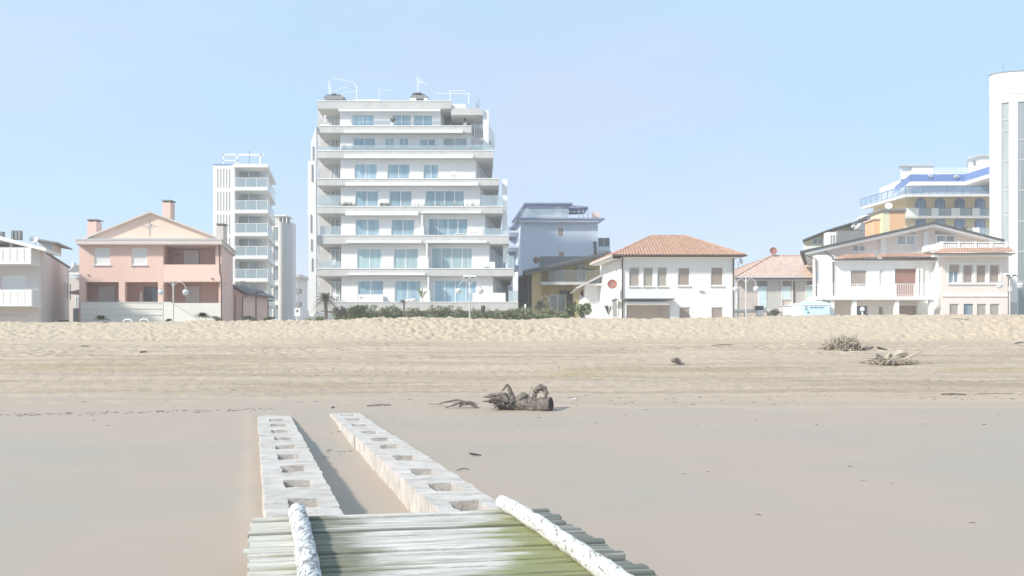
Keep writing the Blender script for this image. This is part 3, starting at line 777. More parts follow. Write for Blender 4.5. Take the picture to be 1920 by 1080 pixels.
b = MB(); b.pp([(307, 604), (307, 566), (318, 566), (377, 604)], Y - 2.2, .25); b.build('stair_wall', 'cream', ph)
b = MB(); b.pb(310, 568, 415, 604, Y - .12, .11); b.build('podium', 'cream', ph)
b = MB(); pline(b, [(411.5, 459), (412, 510), (415, 522), (415.5, 603)], Y - .12, .05); b.build('downpipe_or_shadow_line', 'gutter', ph)
b = MB(); pline(b, [(438, 476), (432.5, 482), (432.5, 603)], Y + 6.6, .05); b.build('downpipe_or_shadow_line', 'gutter', ph)
b = MB(); b.pb(163, 514.5, 166, 516.5, Y - .1, .1); b.pb(395, 521, 399, 523, Y - .16, .1); b.pb(330, 476, 336, 478.5, Y + 2.4, .1); b.build('wall_lamp', 'mid_grey', ph)
b = MB(); b.pp([(262, 567), (263, 548), (266, 547), (266, 567)], Y + 1.2, .1); 
bb = b.build('folded_parasol', 'white', None, 'white folded parasol leaning inside the ground-floor recess of the pink house', 'parasol', org=W(264, 567, Y + 1.2))
# annex
an_ = root('pink_annex', 'low dark pink lean-to behind the pink house with a sloping roof', 'annex', base(445, 64))
b = MB(); b.pp([(431, 604), (431, 537), (456, 551), (456, 604)], 66.5, 6, .3); b.build('wall', 'pink_dark', an_)
b = MB(); b.pp([(430, 531.5), (462, 548.5), (462, 551.5), (430, 535)], 66, 7, .3); b.build('roof', 'dark_grey', an_)
b = MB(); pline(b, [(463, 549), (461, 555), (455, 557), (454.5, 603)], 66, .05); pline(b, [(441, 552), (441, 603)], 66.4, .035); b.build('downpipe_or_shadow_line', 'gutter', an_)

# ---- grey house at the left edge
Yg = 52
gh = root('grey_house', 'pale grey beach house at the left edge with slotted white balconies', 'house', base(30, Yg))
facade(gh, -260, 462, 72, 640, Yg, [(2, 516.5, 49, 545, 'sw'), (-100, 516.5, -55, 545, 'sw')], 'house_grey', opens=[(-230, 450, 58, 490)])
b = MB(); b.pp([(72, 640), (72, 466), (-260, 440), (-260, 640)], Yg + 1.8, 12, -5.8); b.build('wall', 'house_grey', gh)
b = MB(); b.pp([(72, 640), (72, 467), (66, 467), (66, 640)], Yg + .3, 14, -6.2); b.build('wall', 'house_grey', gh)
window(gh, -40, 462, 18, 494, Yg + 1.7, 'gd2', 0)
window(gh, 24, 462, 50, 494, Yg + 1.7, 'gd1', 0)
b = MB(); b.pp([(-262, 428), (0, 442.5), (86, 466), (86, 471), (0, 450), (-262, 436)], Yg - 1.2, 3.2, -.9); b.build('roof', 'white', gh)
b = MB(); b.pp([(-262, 429), (0, 444), (78, 466), (74, 470), (0, 452), (-262, 438)], Yg + 2.05, 13, -5.6); b.build('roof', 'mid_grey', gh)
b = MB(); b.pb(18, 452, 21.5, 466, Yg - .6, .2); b.build('post', 'white', gh)
def slot_balcony(y0, y1, x1, n_=9, pitch=13.3):
    bb = MB()
    w = []
    for i in range(16):
        xr = x1 - 12 - i * pitch
        w.append((xr - .9, xr + .6))
    us_px = [x1 - 230] + sorted([v for p in w for v in p]) + [x1]
    X = lambda p: (p - 960) / F * (Yg - 1.3); Z = lambda p: ZC - (p - HZ) / F * (Yg - 1.3)
    us = [X(p) for p in us_px]
    vs = [Z(y1), Z(y1 - 5), Z(y0 + 3), Z(y0)]
    bb.grid((0, Yg - 1.3, 0), (1, 0, 0), (0, 0, 1), (0, .12, 0), us, vs, lambda u, v: not (vs[1] < v < vs[2] and any(X(a) < u < X(c_) for a, c_ in w)))
    o = bb.build('balcony_parapet', 'white', gh)
    b = MB(); b.pb(x1 - 2.2, y0, x1, y1, Yg - 1.17, 1.16, -.1); b.pb(x1 - 229, y1 - 2, x1 - .5, y1 + 1.5, Yg - 1.15, 1.14); b.build('balcony_slab', 'off_white', gh)
slot_balcony(464, 495, 57.5); slot_balcony(543, 574, 59)
b = MB(); [pline(b, [(x, y0), (x, y1)], Yy, .045, 4) for x, y0, y1, Yy in ((120, 529, 556, 63.4), (126, 531, 559, 64.7), (132, 532.5, 562, 66.0))]; b.build('downpipe_or_shadow_line', 'mid_grey', gh)  # railing shadows on the side wall, modelled as thin dark tubes
b = MB(); b.pb(72, 452, 100, 470, 58, 3, -1.2); b.build('roof_hut', 'off_white', gh)
b = MB(); b.pp([(64, 450.5), (71, 447.5), (107, 453.5), (107, 456.5), (71, 450.5)], 57.4, 4, -1.2); b.build('roof_hut_cap', 'mid_grey', gh)
for x in (20.5, 27.5, 33.5, -7, 0):
    b = MB(); b.pb(x, 432 if x > 5 else 434, x + 4.2, 449, Yg + 3, .3); b.build('chimney_pot', 'mid_grey', gh)
disc_dish('satellite_dish', 'pale satellite dish on the roof of the grey house at the left edge', 64, 449, 55.5, 7.5, 'off_white')
b = MB(); pline(b, [(0, 591), (50, 592)], Yg - .1, .02); b.build('handrail', 'metal_light', gh)
# house between
bh = root('background_house', 'small low house glimpsed between the grey house and the pink house', 'house', base(140, 80))
b = MB(); b.pb(128, 520, 175, 605, 80, 6); b.build('wall', 'cornice', bh)
b = MB(); b.pb(126, 511, 176, 515, 79, 7); b.build('eaves', 'white', bh)
b = MB(); b.pp([(126, 511), (140, 497), (165, 497), (176, 511)], 79.2, 6); b.build('roof', 'mid_grey', bh)
b = MB(); b.pp([(130, 547), (176, 536), (176, 540), (130, 551)], 77, 2); b.build('canopy', 'dark_brown', bh)
window(bh, 142, 555, 147, 580, 79.9, 'gd1', 0)
part_pb('fence_panel', 'mid_grey', bh, 137, 578, 151, 606, 70, .1)
b = MB(); b.pb(134, 505, 138, 492, 80, .5); b.build('chimney', 'white', bh)

# ---- slender white tower
Yt = 95
wt = root('slender_tower', 'slender white apartment block with slit openings, behind the pink house', 'apartment block', base(450, Yt))
per = 42.8
X0, X1 = 399.5, 440
slits = []
for k in range(6):
    yt = 317 + per * k
    for i, x in enumerate((407.5, 413, 418.6, 424.2, 429.6)): slits.append((x - .2 * k * 0, yt, x + 1.9, yt + 35.5))
facade(wt, X0, 309.5, X1, 640, Yt, [], 'white', opens=slits, th=.35)
part_pb('wall', 'dark_grey', wt, X0 + 3, 313, X1 - 3, 640, Yt + .8, .4)
part_pb('wall', 'white', wt, X0, 311, 502, 640, Yt + 2.2, 9, -2.4)
part_pb('wall', 'white', wt, X0, 311, X0 + 2.5, 640, Yt + .36, 1.8); part_pb('wall', 'white', wt, X1 - 2.5, 311, X1, 640, Yt + .36, 1.8)
part_pb('coping', 'hotel_blue', wt, 399, 307.6, 435.5, 309.3, Yt - .05, 2)
part_pb('roof_slab', 'white', wt, 437, 307.3, 502, 313.5, Yt - .5, 10.5, -2.3)
for k in range(6):
    y = 314 + per * k
    window(wt, 442, y + 5, 490, y + 36 + 6, Yt + 2.05, 'gg2', 0, name='window')
    if k: part_pb('balcony_slab', 'white', wt, 439.5, y - 7 + .5, 502, y, Yt - .5, 10.3, -2.3)
    b = MB(); b.pb(441, y + 20, 500, y + 36, Yt - .4, .03); b.hexa([W(501, y + 36, Yt - .4), W(501, y + 36, Yt - .4) + Vector((-2.1, 9.5, 0)), W(501, y + 20, Yt - .4) + Vector((-2.1, 9.5, 0)), W(501, y + 20, Yt - .4)], (.03, 0, 0))
    bl = b.build('balustrade', 'rail_glass', wt)
    b = MB(); hbar(b, 440.5, 502, y + 19.5, Yt - .42, .06); bars(b, 441, 501.5, y + 20, y + 36, Yt - .42, 4, .06); b.tube([W(501.5, y + 19.5, Yt - .4), W(501.5, y + 19.5, Yt - .4) + Vector((-2.1, 9.5, 0))], .04, 4); b.build('railing', 'white_frame', bl)
    b = MB(); [b.pb(x, y - 1, x + 1.2, y + 37, Yt + 2.0, .2) for x in (493, 497.5)]; b.build('mullion', 'white', wt)
part_pb('balcony_slab', 'white', wt, 439.5, 564, 502, 571, Yt - .5, 10.3, -2.3)
window(wt, 442, 575, 500, 604, Yt + 2.05, 'gg2', 0)
b = MB()
for x in (418, 443, 487): b.pb(x, 289, x + 2, 308, Yt + 1, .2)
b.pb(418, 288.5, 489, 291, Yt + 1, .2); b.pb(418, 300, 445, 302, Yt + 1, .2); b.pb(418, 294, 443, 295.2, Yt + 1.3, .1); b.pb(418, 288.6, 489, 291, Yt + 6, .2, .5)
b.build('roof_pergola', 'white_frame', wt)
b = MB(); pline(b, [(467.5, 308), (467.5, 283)], Yt + 2, .05); pline(b, [(464, 289), (471, 289)], Yt + 2, .03); b.build('antenna', 'mid_grey', wt)

ct = root('curved_tower', 'grey tower with a curved end, just right of the slender white block', 'apartment block', base(530, 112))
b = MB(); b.pb(509, 405, 526, 640, 113, 8); b.build('wall', 'off_white', ct)
b = MB(); c = W(535, 420, 114)
ang = [math.pi * 2 * i / 28 for i in range(28)]
b.prism([(c.x + .9 * math.cos(a), 114 + 2.2 * math.sin(a), ZG) for a in ang], (0, 0, W(535, 417, 112).z - ZG)); b.build('wall', 'slab_grey', ct, smooth=False)
for k in range(5): 
    window(ct, 512, 425 + 37 * k, 523, 452 + 37 * k, 112.9, 'gd2', 0); part_pb('floor_band', 'white', ct, 508, 455 + 37 * k, 524.5, 461 + 37 * k, 112.4, .6)
b = MB()
for x in (513, 521, 529, 536): b.pb(x, 404, x + 1.6, 418, 112, .2)
b.pb(512, 402.5, 538, 405, 111.8, 3); b.build('roof_frame', 'white', ct)
b = MB(); b.pb(529, 405, 538, 418, 113, 1.5); b.build('roof_hut', 'mid_grey', ct)
fb = root('far_block', 'small distant balcony block right of the curved grey tower', 'apartment block', base(550, 150))
b = MB(); b.pb(544, 517, 556, 640, 150, 8); b.build('wall', 'off_white', fb)
b = MB(); b.pb(542, 514, 561.5, 519, 148.5, 9); b.build('roof', 'slab_grey', fb)
for y in (541, 566): part_pb('balcony_slab', 'mid_grey', fb, 552, y, 561, y + 8, 148.8, 2)
for y in (524, 549): window(fb, 547, y, 553, y + 14, 149.9, 'gd1', 0)

# ---- main apartment block
Ym = 70.0
mb_ = root('terraced_apartment_block', 'large eight-storey white terraced apartment block with blue windows, the tallest in the middle', 'apartment block', base(760, Ym))
#  slab top, slab bottom, slab right, awnings, wall right, windows
FL = [
 (566.5, 582.5, 971.5, [], 924, [(670.7, 525.6, 719.3, 570, 'g2'), (740, 525.6, 789, 570, 'g2'), (814, 524.9, 893.6, 570, 'g4')]),
 (503.6, 517.5, 964, [(651, 511.5, 797, 515.8)], 917.5, [(669.5, 465.4, 716.3, 506, 't2'), (737.8, 465.4, 784.3, 506, 't2'), (808.6, 464, 885.8, 506, 't4')]),
 (441.3, 457.2, 954.5, [(648.5, 450.8, 790, 455.4), (798, 451, 913, 455.2)], 909, [(666.5, 410, 711.7, 445, 'g2'), (733.2, 410.5, 777.2, 445, 'g2'), (802.8, 409, 877, 445, 'g4')]),
 (387, 400, 943, [(647.5, 396.2, 784, 403.4), (791, 395.2, 902, 399.6)], 900, [(666, 357, 709.6, 390, 'g2'), (729.7, 357, 772.6, 390, 'g2'), (797, 356.6, 870.7, 390, 'g4')]),
 (334.9, 347.6, 936, [(647.5, 341.8, 896.6, 347.8)], 891.3, [(664.5, 306, 707.3, 338, 'g2'), (726.3, 306.3, 768.6, 338, 'g2'), (793.6, 307, 822.5, 338, 'g2')]),
 (282.8, 296, 924.9, [(645, 290, 887, 296)], 881.6, [(662, 257.8, 703.8, 286, 'g2'), (722, 257.8, 739, 286, 'g2'), (748, 258, 766, 286, 'g2'), (786.6, 259.6, 816.7, 286, 'g2'), (830, 257.5, 875.8, 286, 'gg2')]),
 (236, 248.8, 883.9, [(645, 243.4, 867.7, 248.8)], 826, [(660, 213.3, 701.5, 240, 'g2'), (734.4, 214, 771, 240, 'g2'), (775, 214.5, 811, 240, 'g2')]),
 (189.3, 203.6, 846, [(634.5, 204.2, 825.5, 208)], None, [])]
for k, (st, sb_, sr, aw, wr, wins) in enumerate(FL):
    Ys = Ym + .8 * k; Yf = Ys + 1.5
    part_pb('balcony_slab', 'slab_grey', mb_, 593 + .25 * k, st, sr, sb_, Ys, 12.0, -.5)
    b = MB(); b.pb(592.6 + .25 * k, st - .9, sr + .5, st + .6, Ys - .05, .22); b.build('coping', 'white', mb_)
    for a in aw:
        c = MB(); c.pb(a[0], a[1], a[2], a[3], Ys - .22, .24); c.build('awning_box', 'white', mb_)
    if wr:
        nxt = FL[k + 1]
        topy = nxt[1] - 2
        wl = 640 - .5 * k
        facade(mb_, wl, topy, wr, st + 3, Yf, wins, 'white', th=.3, rec=.12)
        # the block behind the facade; its right flank is seen obliquely
        part_pb('wall', 'white_cool', mb_, wl + 1, topy, wr - .2, st + 3, Yf + .32, 12, 1.5)
        # left loggia back wall and right flank glazing
        part_pb('wall', 'recess_grey', mb_, 596, topy, wl + 2, st + 3, Yf + 2.3, 9, 1.0)
        window(mb_, 620, topy + 12, wl - 2, st + 5, Yf + 2.15, 'gg2', 0, name='loggia_window')
        # flank: mullions and panes following the flank wall
        fl = MB(); fg = MB()
        A = W(wr + 1.0, st, Yf + .6); dirv = Vector((1.5, 12, 0)) / 12
        ztop = W(0, topy + 5, Yf).z - .25; zbot = W(0, st + 2, Yf).z
        for i in range(5):
            p = A + dirv * (1.0 + i * 2.1)
            q = p + dirv * 1.5
            fg.hexa([(p.x, p.y, zbot), (q.x, q.y, zbot), (q.x, q.y, ztop), (p.x, p.y, ztop)], (.05, 0, 0))
            for e in (p, q, (p + q) / 2):
                fl.hexa([(e.x + .05, e.y, zbot), (e.x + .05, e.y + .10, zbot), (e.x + .05, e.y + .10, ztop), (e.x + .05, e.y, ztop)], (.06, 0, 0))
        fr = fl.build('flank_window', 'white_frame', mb_); fg.build('pane', 'glass_grey', fr)
# dividing fins on the lower terraces
for x, y0, y1, Yy in ((802, 519, 568, Ym), (799.5, 457, 505, Ym + .8), (790.5, 403, 442, Ym + 1.6)):
    b = MB(); b.pb(x - .8, y0, x + 2.2, y1, Yy + .25, 1.2); b.pb(x - 2, (y0 + y1) / 2 + 2, x + 4, y1, Yy + .2, .3); b.build('terrace_divider', 'white', mb_)
# outer fins left and right
for q in ((578.5, 405, 592.5, 588, Ym + 1.2), (577.2, 302, 592, 406, Ym + 3.5), (583, 268, 593, 303, Ym + 4.5)): part_pb('side_fin', 'white', mb_, q[0], q[1], q[2], q[3], q[4], .5)
b = MB(); b.pp([(583, 268), (593, 236), (593, 268)], Ym + 4.6, .4); b.build('side_fin', 'white', mb_)
[part_pb('fin_slot', 'mid_grey', mb_, x, y0, x + 1.8, y1, Yy, .2) for x, y0, y1, Yy in ((582, 402, 436, Ym + 1.12), (583, 448, 470, Ym + 1.12), (584.3, 484, 508, Ym + 1.12), (584, 308, 340, Ym + 3.4), (586, 274, 300, Ym + 4.4))]
b = MB()
for x0, y0, x1, y1, k in ((906, 206.5, 916.2, 281, 6), (941.5, 336, 951, 430, 3.3), (943, 460, 951.5, 492, 2), (961.5, 510, 971.3, 567, .6)):
    part_pb('side_fin', 'white', mb_, x0, y0, x1, y1, Ym + .8 * k + (.35 if k < 1 else 1.2), .45)
[one('awning_arm', 'white_frame', mb_, lambda b: b.tube([W(x0, y0, Yy), W(x1, y1, Yy)], .05, 4)) for x0, y0, x1, y1, Yy in ((598, 252, 601, 282, 76), (598, 312, 600, 334, 74.5), (596, 460, 600, 476, 72), (594, 485, 602, 503, 72), (595, 522, 600, 534, 71.2), (597, 405, 599, 441, 73))]
# glass wind screens on the right ends and along the terraces
for x0, y0, x1, y1, Yy in ((881, 271, 924, 283, 74.1), (951, 479.5, 963.5, 504, 71.0), (944, 424, 954, 441.5, 71.8), (953, 545, 970.5, 567, 70.1), (902, 366, 942, 387.3, 72.5), (905, 428, 943, 441.5, 71.75)):
    b = MB(); b.pb(x0, y0, x1, y1, Yy, .03, .0); b.hexa([W(x1, y1, Yy), W(x1, y1, Yy) + Vector((-.2, 8, 0)), W(x1, y0, Yy) + Vector((-.2, 8, 0)), W(x1, y0, Yy)], (.03, 0, 0)); b.build('glass_screen', 'rail_glass', mb_)
for x0, x1, y0, y1, Yy in ((596, 638, 275, 283, 74.1), (596, 637, 366, 387.3, 72.5), (600, 639, 424, 441.5, 71.7), (600, 639, 490, 504, 70.9), (640, 880, 272.5, 283, 74.1)):
    b = MB(); b.pb(x0, y0, x1, y1, Yy, .03); b.build('glass_screen', 'rail_glass', mb_)
for y0, y1, x0, x1, Yy in ((566, 549, 886, 948, 70.3), (503.5, 491, 918, 928, 71.1)):
    b = MB(); b.pb(x0, y1, x1, y0, Yy, .5); b.build('planter_wall', 'white', mb_)
# top floor: recessed glazed lounge to the right and roof edges
Yr = Ym + 5.6
part_pb('balcony_slab', 'slab_grey', mb_, 845.5, 203, 905, 215.5, Yr + .1, 10, -.4)
part_pb('wall', 'white_cool', mb_, 827, 212, 903, 240, Yr + 3.2, 8, 1.2)
window(mb_, 828.5, 219, 866, 240, Yr + 3.0, 'gd2', 0); window(mb_, 869, 219, 884, 240, Yr + 3.0, 'gd1', 0)
b = MB(); [b.pb(x, 214, x + 1.4, 280, Yr + 2.4 + i * 1.5, .15) for i, x in enumerate((889, 893, 897.5, 901))]; b.build('mullion', 'white_frame', mb_)
part_pb('parapet', 'slab_grey', mb_, 882, 258.5, 905, 271, Yr + 1, .3)
part_pb('roof_box', 'white', mb_, 846, 195, 873, 203, Yr + 1, 2)
part_pb('roof_box', 'white', mb_, 662, 186.4, 712, 190, Yr + 2, 3); part_pb('roof_box', 'white', mb_, 768, 184, 780, 190.5, Yr + .8, 1.5); part_pb('roof_box', 'white', mb_, 795, 184, 802, 190.5, Yr + .8, 1.5)
# satellite things and potted things on the terraces
def leaf_cluster(mb, c, r, n, sz=.12, flat=1.0, up=0.0):
    c = Vector(c)
    for _ in range(n):
        while True:
            q = Vector((random.uniform(-1, 1), random.uniform(-1, 1), random.uniform(-1, 1)))
            if q.length <= 1: break
        q = q * (.55 + .45 * random.random())
        p = c + Vector((q.x * r[0], q.y * r[1], q.z * r[2]))
        a = Vector((random.gauss(0, 1), random.gauss(0, 1), random.gauss(0, 1) * flat + up)).normalized()
        b_ = a.cross(Vector((random.gauss(0, 1), random.gauss(0, 1), random.gauss(0, 1)))).normalized()
        s_ = sz * random.uniform(.6, 1.3)
        mb.poly([p - a * s_, p + b_ * s_ * .45, p + a * s_, p - b_ * s_ * .45])
def roof_planter(name, label, x0, x1, y0, y1, Yy):
    rt = root(name, label, 'planter', W((x0 + x1) / 2, y1, Yy), group=None)
    b = MB(); b.pp([(x0 + 3, y1), (x1 - 3, y1), (x1, y0 + 2), (x1 - 6, y0), (x0 + 6, y0), (x0, y0 + 3)], Yy, 1.2); b.build('trough', 'mid_grey', rt)
    b = MB(); leaf_cluster(b, W((x0 + x1) / 2, y0, Yy + .6), ((x1 - x0) / F * Yy * .42, .5, .18), 120, .14); b.build('foliage', 'foliage_grey', rt)
    b = MB(); [b.pb(x, y1, x + 2, y1 + 2.5, Yy + .2, .2) for x in (x0 + 5, x1 - 8)]; b.build('foot', 'white', rt)
roof_planter('roof_planter', 'grey trough planter at the left end of the tall block roof', 606, 645, 179, 186.5, Yr + .8)
roof_planter('roof_planter', 'grey trough planter on white boxes mid-way along the tall block roof', 768, 802, 178, 185, Yr + 1.0)
def rods(name, label, cat, lines, Yy, m, r=.035, posts=()):
    rt = root(name, label, cat, W(*lines[0][0], Yy))
    b = MB()
    for ln in lines: pline(b, ln, Yy, r, 5)
    b.build('frame', m, rt)
    if posts:
        b = MB(); [pline(b, ln, Yy, r * 1.3, 5) for ln in posts]; b.build('post', m, rt)
rods('awning_frame', 'white bare awning frame above the left roof planter of the tall block', 'awning frame', [[(622, 147), (642, 150), (664, 155), (669, 163)], [(616, 175), (651, 162)], [(632, 178), (668, 170)], [(618, 158), (621, 172), (620, 179)]], Yr + 1.6, 'white_frame', posts=[[(669, 189), (669, 161)], [(618, 189), (617, 152)]])
rods('roof_frame', 'white thin goalpost frame at the right end of the tall block roof', 'roof frame', [[(816, 175), (880, 176)], [(845, 170), (873, 170.5)]], Yr + 1.6, 'white_frame', posts=[[(844, 195), (844, 170)], [(879, 196), (879, 174)]])
rods('antenna', 'hooked white aerial above the middle planter of the tall block roof', 'antenna', [[(800, 160), (789, 152), (782, 143), (781, 148), (789, 156)]], Yr + 1.6, 'white_frame', .04, posts=[[(784, 178), (784, 152)]])
rods('antenna', 'tiny mast aerial at the far right corner of the tall block roof', 'antenna', [[(893, 200), (900, 200)]], Yr + 1.6, 'mid_grey', .03, posts=[[(898, 208), (897, 185)], [(893, 206), (893.5, 192)]])
rods('antenna', 'low thin aerial between the two planters on the tall block roof', 'antenna', [[(709, 167.5), (734, 169.5)]], Yr + 1.6, 'white_frame', .02, posts=[[(711, 188), (711, 166)]])
# grass trough on the terrace under the top two floors
b = MB()
for _ in range(1500):
    x = random.uniform(640, 905); Yy = 74.2 + random.uniform(0, .35); p = W(x, 282.5, Yy); hh = random.uniform(.25, .6) * (1 + .5 * noise.noise(Vector((x * .1, 0, 0)))); ax = random.uniform(-.08, .08)
    b.poly([p + Vector((-.025, 0, 0)), p + Vector((.025, 0, 0)), p + Vector((ax, random.uniform(-.05, .05), hh))])
b.build('terrace_grass', 'foliage_grey', None, 'strip of grey-green grasses along the sixth-floor terrace of the tall block', 'grass', org=W(770, 283, 74.2), kind='stuff')
b = MB()
for _ in range(420):
    x = random.choice([random.uniform(642, 668), random.uniform(712, 730), random.uniform(772, 900), random.uniform(600, 660)]); Yy = 72.6 + random.uniform(0, .3); p = W(x, 386.5, Yy); hh = random.uniform(.2, .5); ax = random.uniform(-.06, .06)
    b.poly([p + Vector((-.02, 0, 0)), p + Vector((.02, 0, 0)), p + Vector((ax, 0, hh))])
b.build('terrace_grass', 'foliage_grey', None, 'sparse thin grasses along the fourth-floor terrace of the tall block', 'grass', org=W(770, 387, 72.6), kind='stuff')
def pot_plant(name, label, x, y, Yy, h, sp, m='foliage_grey', pot='white', fr=14):
    rt = root(name, label, 'potted plant', W(x, y, Yy))
    c = W(x, y, Yy); b = MB(); b.tube([c, c + Vector((0, 0, .35))], [.16, .2], 10); b.build('pot', pot, rt)
    b = MB()
    for i in range(fr):
        an = random.uniform(0, 6.28); tip = Vector((math.cos(an) * sp, math.sin(an) * sp * .7, h * random.uniform(.6, 1)))
        mid = tip * .55 + Vector((0, 0, h * .2)); p0 = c + Vector((0, 0, .3)); sd_ = Vector((-math.sin(an), math.cos(an), 0)) * .06
        b.poly([p0, p0 + mid + sd_, p0 + tip, p0 + mid - sd_])
    b.build('foliage', m, rt)
pot_plant('potted_plant', 'dark potted shrub before the top-floor window of the tall block', 736, 237, 74.9, .55, .45)
pot_plant('potted_plant', 'potted palm on the ground terrace of the tall block beside the divider', 791, 567, 70.6, 1.2, .8, 'foliage_pale')
pot_plant('potted_plant', 'tall potted plant in the glazed corner lounge of the top floor', 872, 237, Yr + 1.2, 1.2, .3)
deckchair_later = 1
b = MB()
c = W(775, 563, 70.9); b.ball(c, .38, 14, 8, .5); b.ball(c + Vector((-.5, .1, -.03)), .33, 12, 8, .55)
b.build('beanbag', 'off_white', None, 'white rounded beanbag seat on the ground terrace left of the divider', 'seat', org=c)
def bench(label, x0, x1, y0, y1, Yy):
    rt = root('terrace_sofa', label, 'sofa', W((x0 + x1) / 2, y1, Yy)); ym = (y0 + y1) / 2
    part_pb('seat', 'white', rt, x0, ym, x1, y1, Yy, .8); part_pb('backrest', 'white', rt, x0, y0, x1, ym + 3, Yy + .7, .15)
    part_pb('armrest', 'white', rt, x0, y0 + 3, x0 + 3, y1, Yy + .02, .7); part_pb('armrest', 'white', rt, x1 - 3, y0 + 3, x1, y1, Yy + .02, .7)
bench('long white sofa on the ground terrace below the leftmost windows', 672, 718, 552, 568, 70.5)
b = MB(); c0 = W(625, 570, 70.9)
b.prism([W(623.5, 547, 70.9), W(636, 554, 70.9), W(625, 559, 70.9)], (0, .05, 0)); b.tube([W(624, 570, 70.9), W(624, 546, 70.9)], .025, 6)
b.build('folded_parasol', 'white', None, 'half-folded white parasol in the bottom-left loggia of the tall block', 'parasol', org=c0)
def deckchair(label, x, y, Yy):
    rt = root('terrace_chair', label, 'chair', W(x, y, Yy)); c = W(x, y, Yy)
    b = MB(); b.hexa([c + Vector((-.25, 0, .35)), c + Vector((.25, 0, .35)), c + Vector((.25, .45, .35)), c + Vector((-.25, .45, .35))], (0, 0, .05)); b.build('seat', 'white_frame', rt)
    b = MB(); b.hexa([c + Vector((-.25, .45, .36)), c + Vector((.25, .45, .36)), c + Vector((.25, .55, .85)), c + Vector((-.25, .55, .85))], (0, .04, 0)); b.build('backrest', 'white_frame', rt)
    for a_ in (-.23, .23):
        for b2 in (.03, .42):
            q = MB(); q.tube([c + Vector((a_, b2, 0)), c + Vector((a_, b2, .36))], .02, 5); q.build('leg', 'metal_light', rt)
deckchair('white terrace chair on the third-floor terrace right of the wide window', 888, 441.5, 71.9)
deckchair('white terrace chair between the two left windows of the fourth floor', 719, 387.2, 72.8)
deckchair('white terrace chair near the right end of the second-floor terrace', 900, 503.8, 71.3)
deckchair('white terrace chair on the fifth-floor terrace, right of the narrow window', 850, 335, 73.6)
deckchair('white terrace chair in the left loggia of the second floor', 622, 503.8, 71.6)
b = MB(); c = W(610, 230, 74.9); b.tube([c, c + Vector((0, 0, .5))], .10, 8); b.ball(c + Vector((0, 0, .62)), .14, 8, 6); b.tube([c + Vector((0, 0, .3)), c + Vector((.25, 0, .25))], .05, 6)
b.build('garden_statue', 'white', None, 'small white statue in the top-left loggia of the tall block', 'statue', org=c)
part_pb('terrace_table', 'white', None, 601, 232.5, 617, 236.5, 74.9, .6, label='low white table in the top-left loggia of the tall block', cat='table', org=W(609, 236, 74.9))
b = MB(); c = W(864, 441, 71.3); hbar(b, 851, 875, 438.5, 71.8, .06, .5); bars(b, 852, 874, 439, 443, 71.9, 2, .05); b.build('terrace_table', 'white', None, label='low white table on the third-floor terrace before the right window', cat='table', org=c)

# ---- blue house
Yb = 95
bl = root('blue_house', 'pale blue flat-roofed house with a penthouse, right of the tall block', 'house', base(1050, Yb))
facade(bl, 976.6, 412, 1121, 640, Yb, [(1046, 425.5, 1057.5, 444.5, 'st'), (1046, 470.7, 1058.5, 490, 'st')], 'blue_wall', rec=.06)
part_pb('wall', 'blue_wall', bl, 977, 413, 1120.8, 640, Yb + .35, 16, -1.6)
part_pb('roof_slab', 'blue_dark', bl, 970, 408.3, 1134.5, 410.8, Yb - 1.0, 19, -2.2)
b = MB(); b.pp([(972, 411), (1132, 411), (1122, 416), (976, 416)], Yb - .8, .78); b.build('soffit', 'blue_wall', bl)
part_pb('wall', 'blue_wall', bl, 988, 384, 1067, 409, Yb + 1.5, 10, -1.0)
b = MB(); b.pp([(983, 379.8), (1074, 379.8), (1074, 382.5), (983, 382.5)], Yb + .6, 15, -1.7); b.build('roof', 'blue_dark', bl)
part_pb('door', 'white_cool', bl, 1041, 386, 1053, 408, Yb + 1.4, .08)
part_pb('glass_parapet', 'rail_glass', bl, 975, 392, 1066, 408.5, Yb - .6, .04)
b = MB(); b.pp([(1067, 384.5), (1103, 387), (1103, 389), (1067, 390)], Yb + .8, 5); b.build('canopy', 'blue_dark', bl)
for x in (1085, 1093, 1101.5): part_pb('post', 'blue_dark', bl, x, 388, x + 1.3, 408, Yb + .9, .12)
b = MB(); hbar(b, 1067, 1126, 397, Yb - .6, .04); bars(b, 1106, 1126, 397, 408, Yb - .6, 8, .03); b.build('railing', 'metal_light', bl)
part_pb('roof_panel', 'pink_pale', bl, 1110, 398, 1124, 408, Yb + 2, .1)
# side balconies (left flank)
for i, y in enumerate((412, 461, 497, 530)):
    part_pb('side_balcony', 'blue_wall', bl, 975 - 21, y + (20 if i == 0 else 0), 975.5, y + (24 if i == 0 else 4), Yb + 3, 9, -1)
for y in (425, 470, 505): window(bl, 955, y, 972, y + 26, Yb + 7, 'dk', 0)
part_pb('wall', 'blue_wall', bl, 951, 425, 976.4, 640, Yb + 7.2, 5, -.5)
part_pb('roof_unit', 'green_grey', bl, 1121.5, 446, 1143.5, 462, Yb + 4, 3)
b = MB(); [b.pb(x, 446, x + 1, 468, Yb + 3.9, .1) for x in (1121.5, 1142.5, 1132)]; b.pb(1121, 462, 1144, 470, Yb + 3.8, 3.3); b.build('roof_unit_frame', 'blue_wall', bl)
b = MB(); c = W(1116, 490, Yb - 2); b.tube([W(1117, 490, Yb - 2), W(1115.5, 455, Yb - 2)], [.18, .22], 10); b.tube([W(1115.5, 457, Yb - 2), W(1115.5, 453, Yb - 2)], [.25, .28], 10); b.build('flue', 'dark_grey', None, 'dark metal flue pipe standing above the yellow house roof', 'flue', org=c)

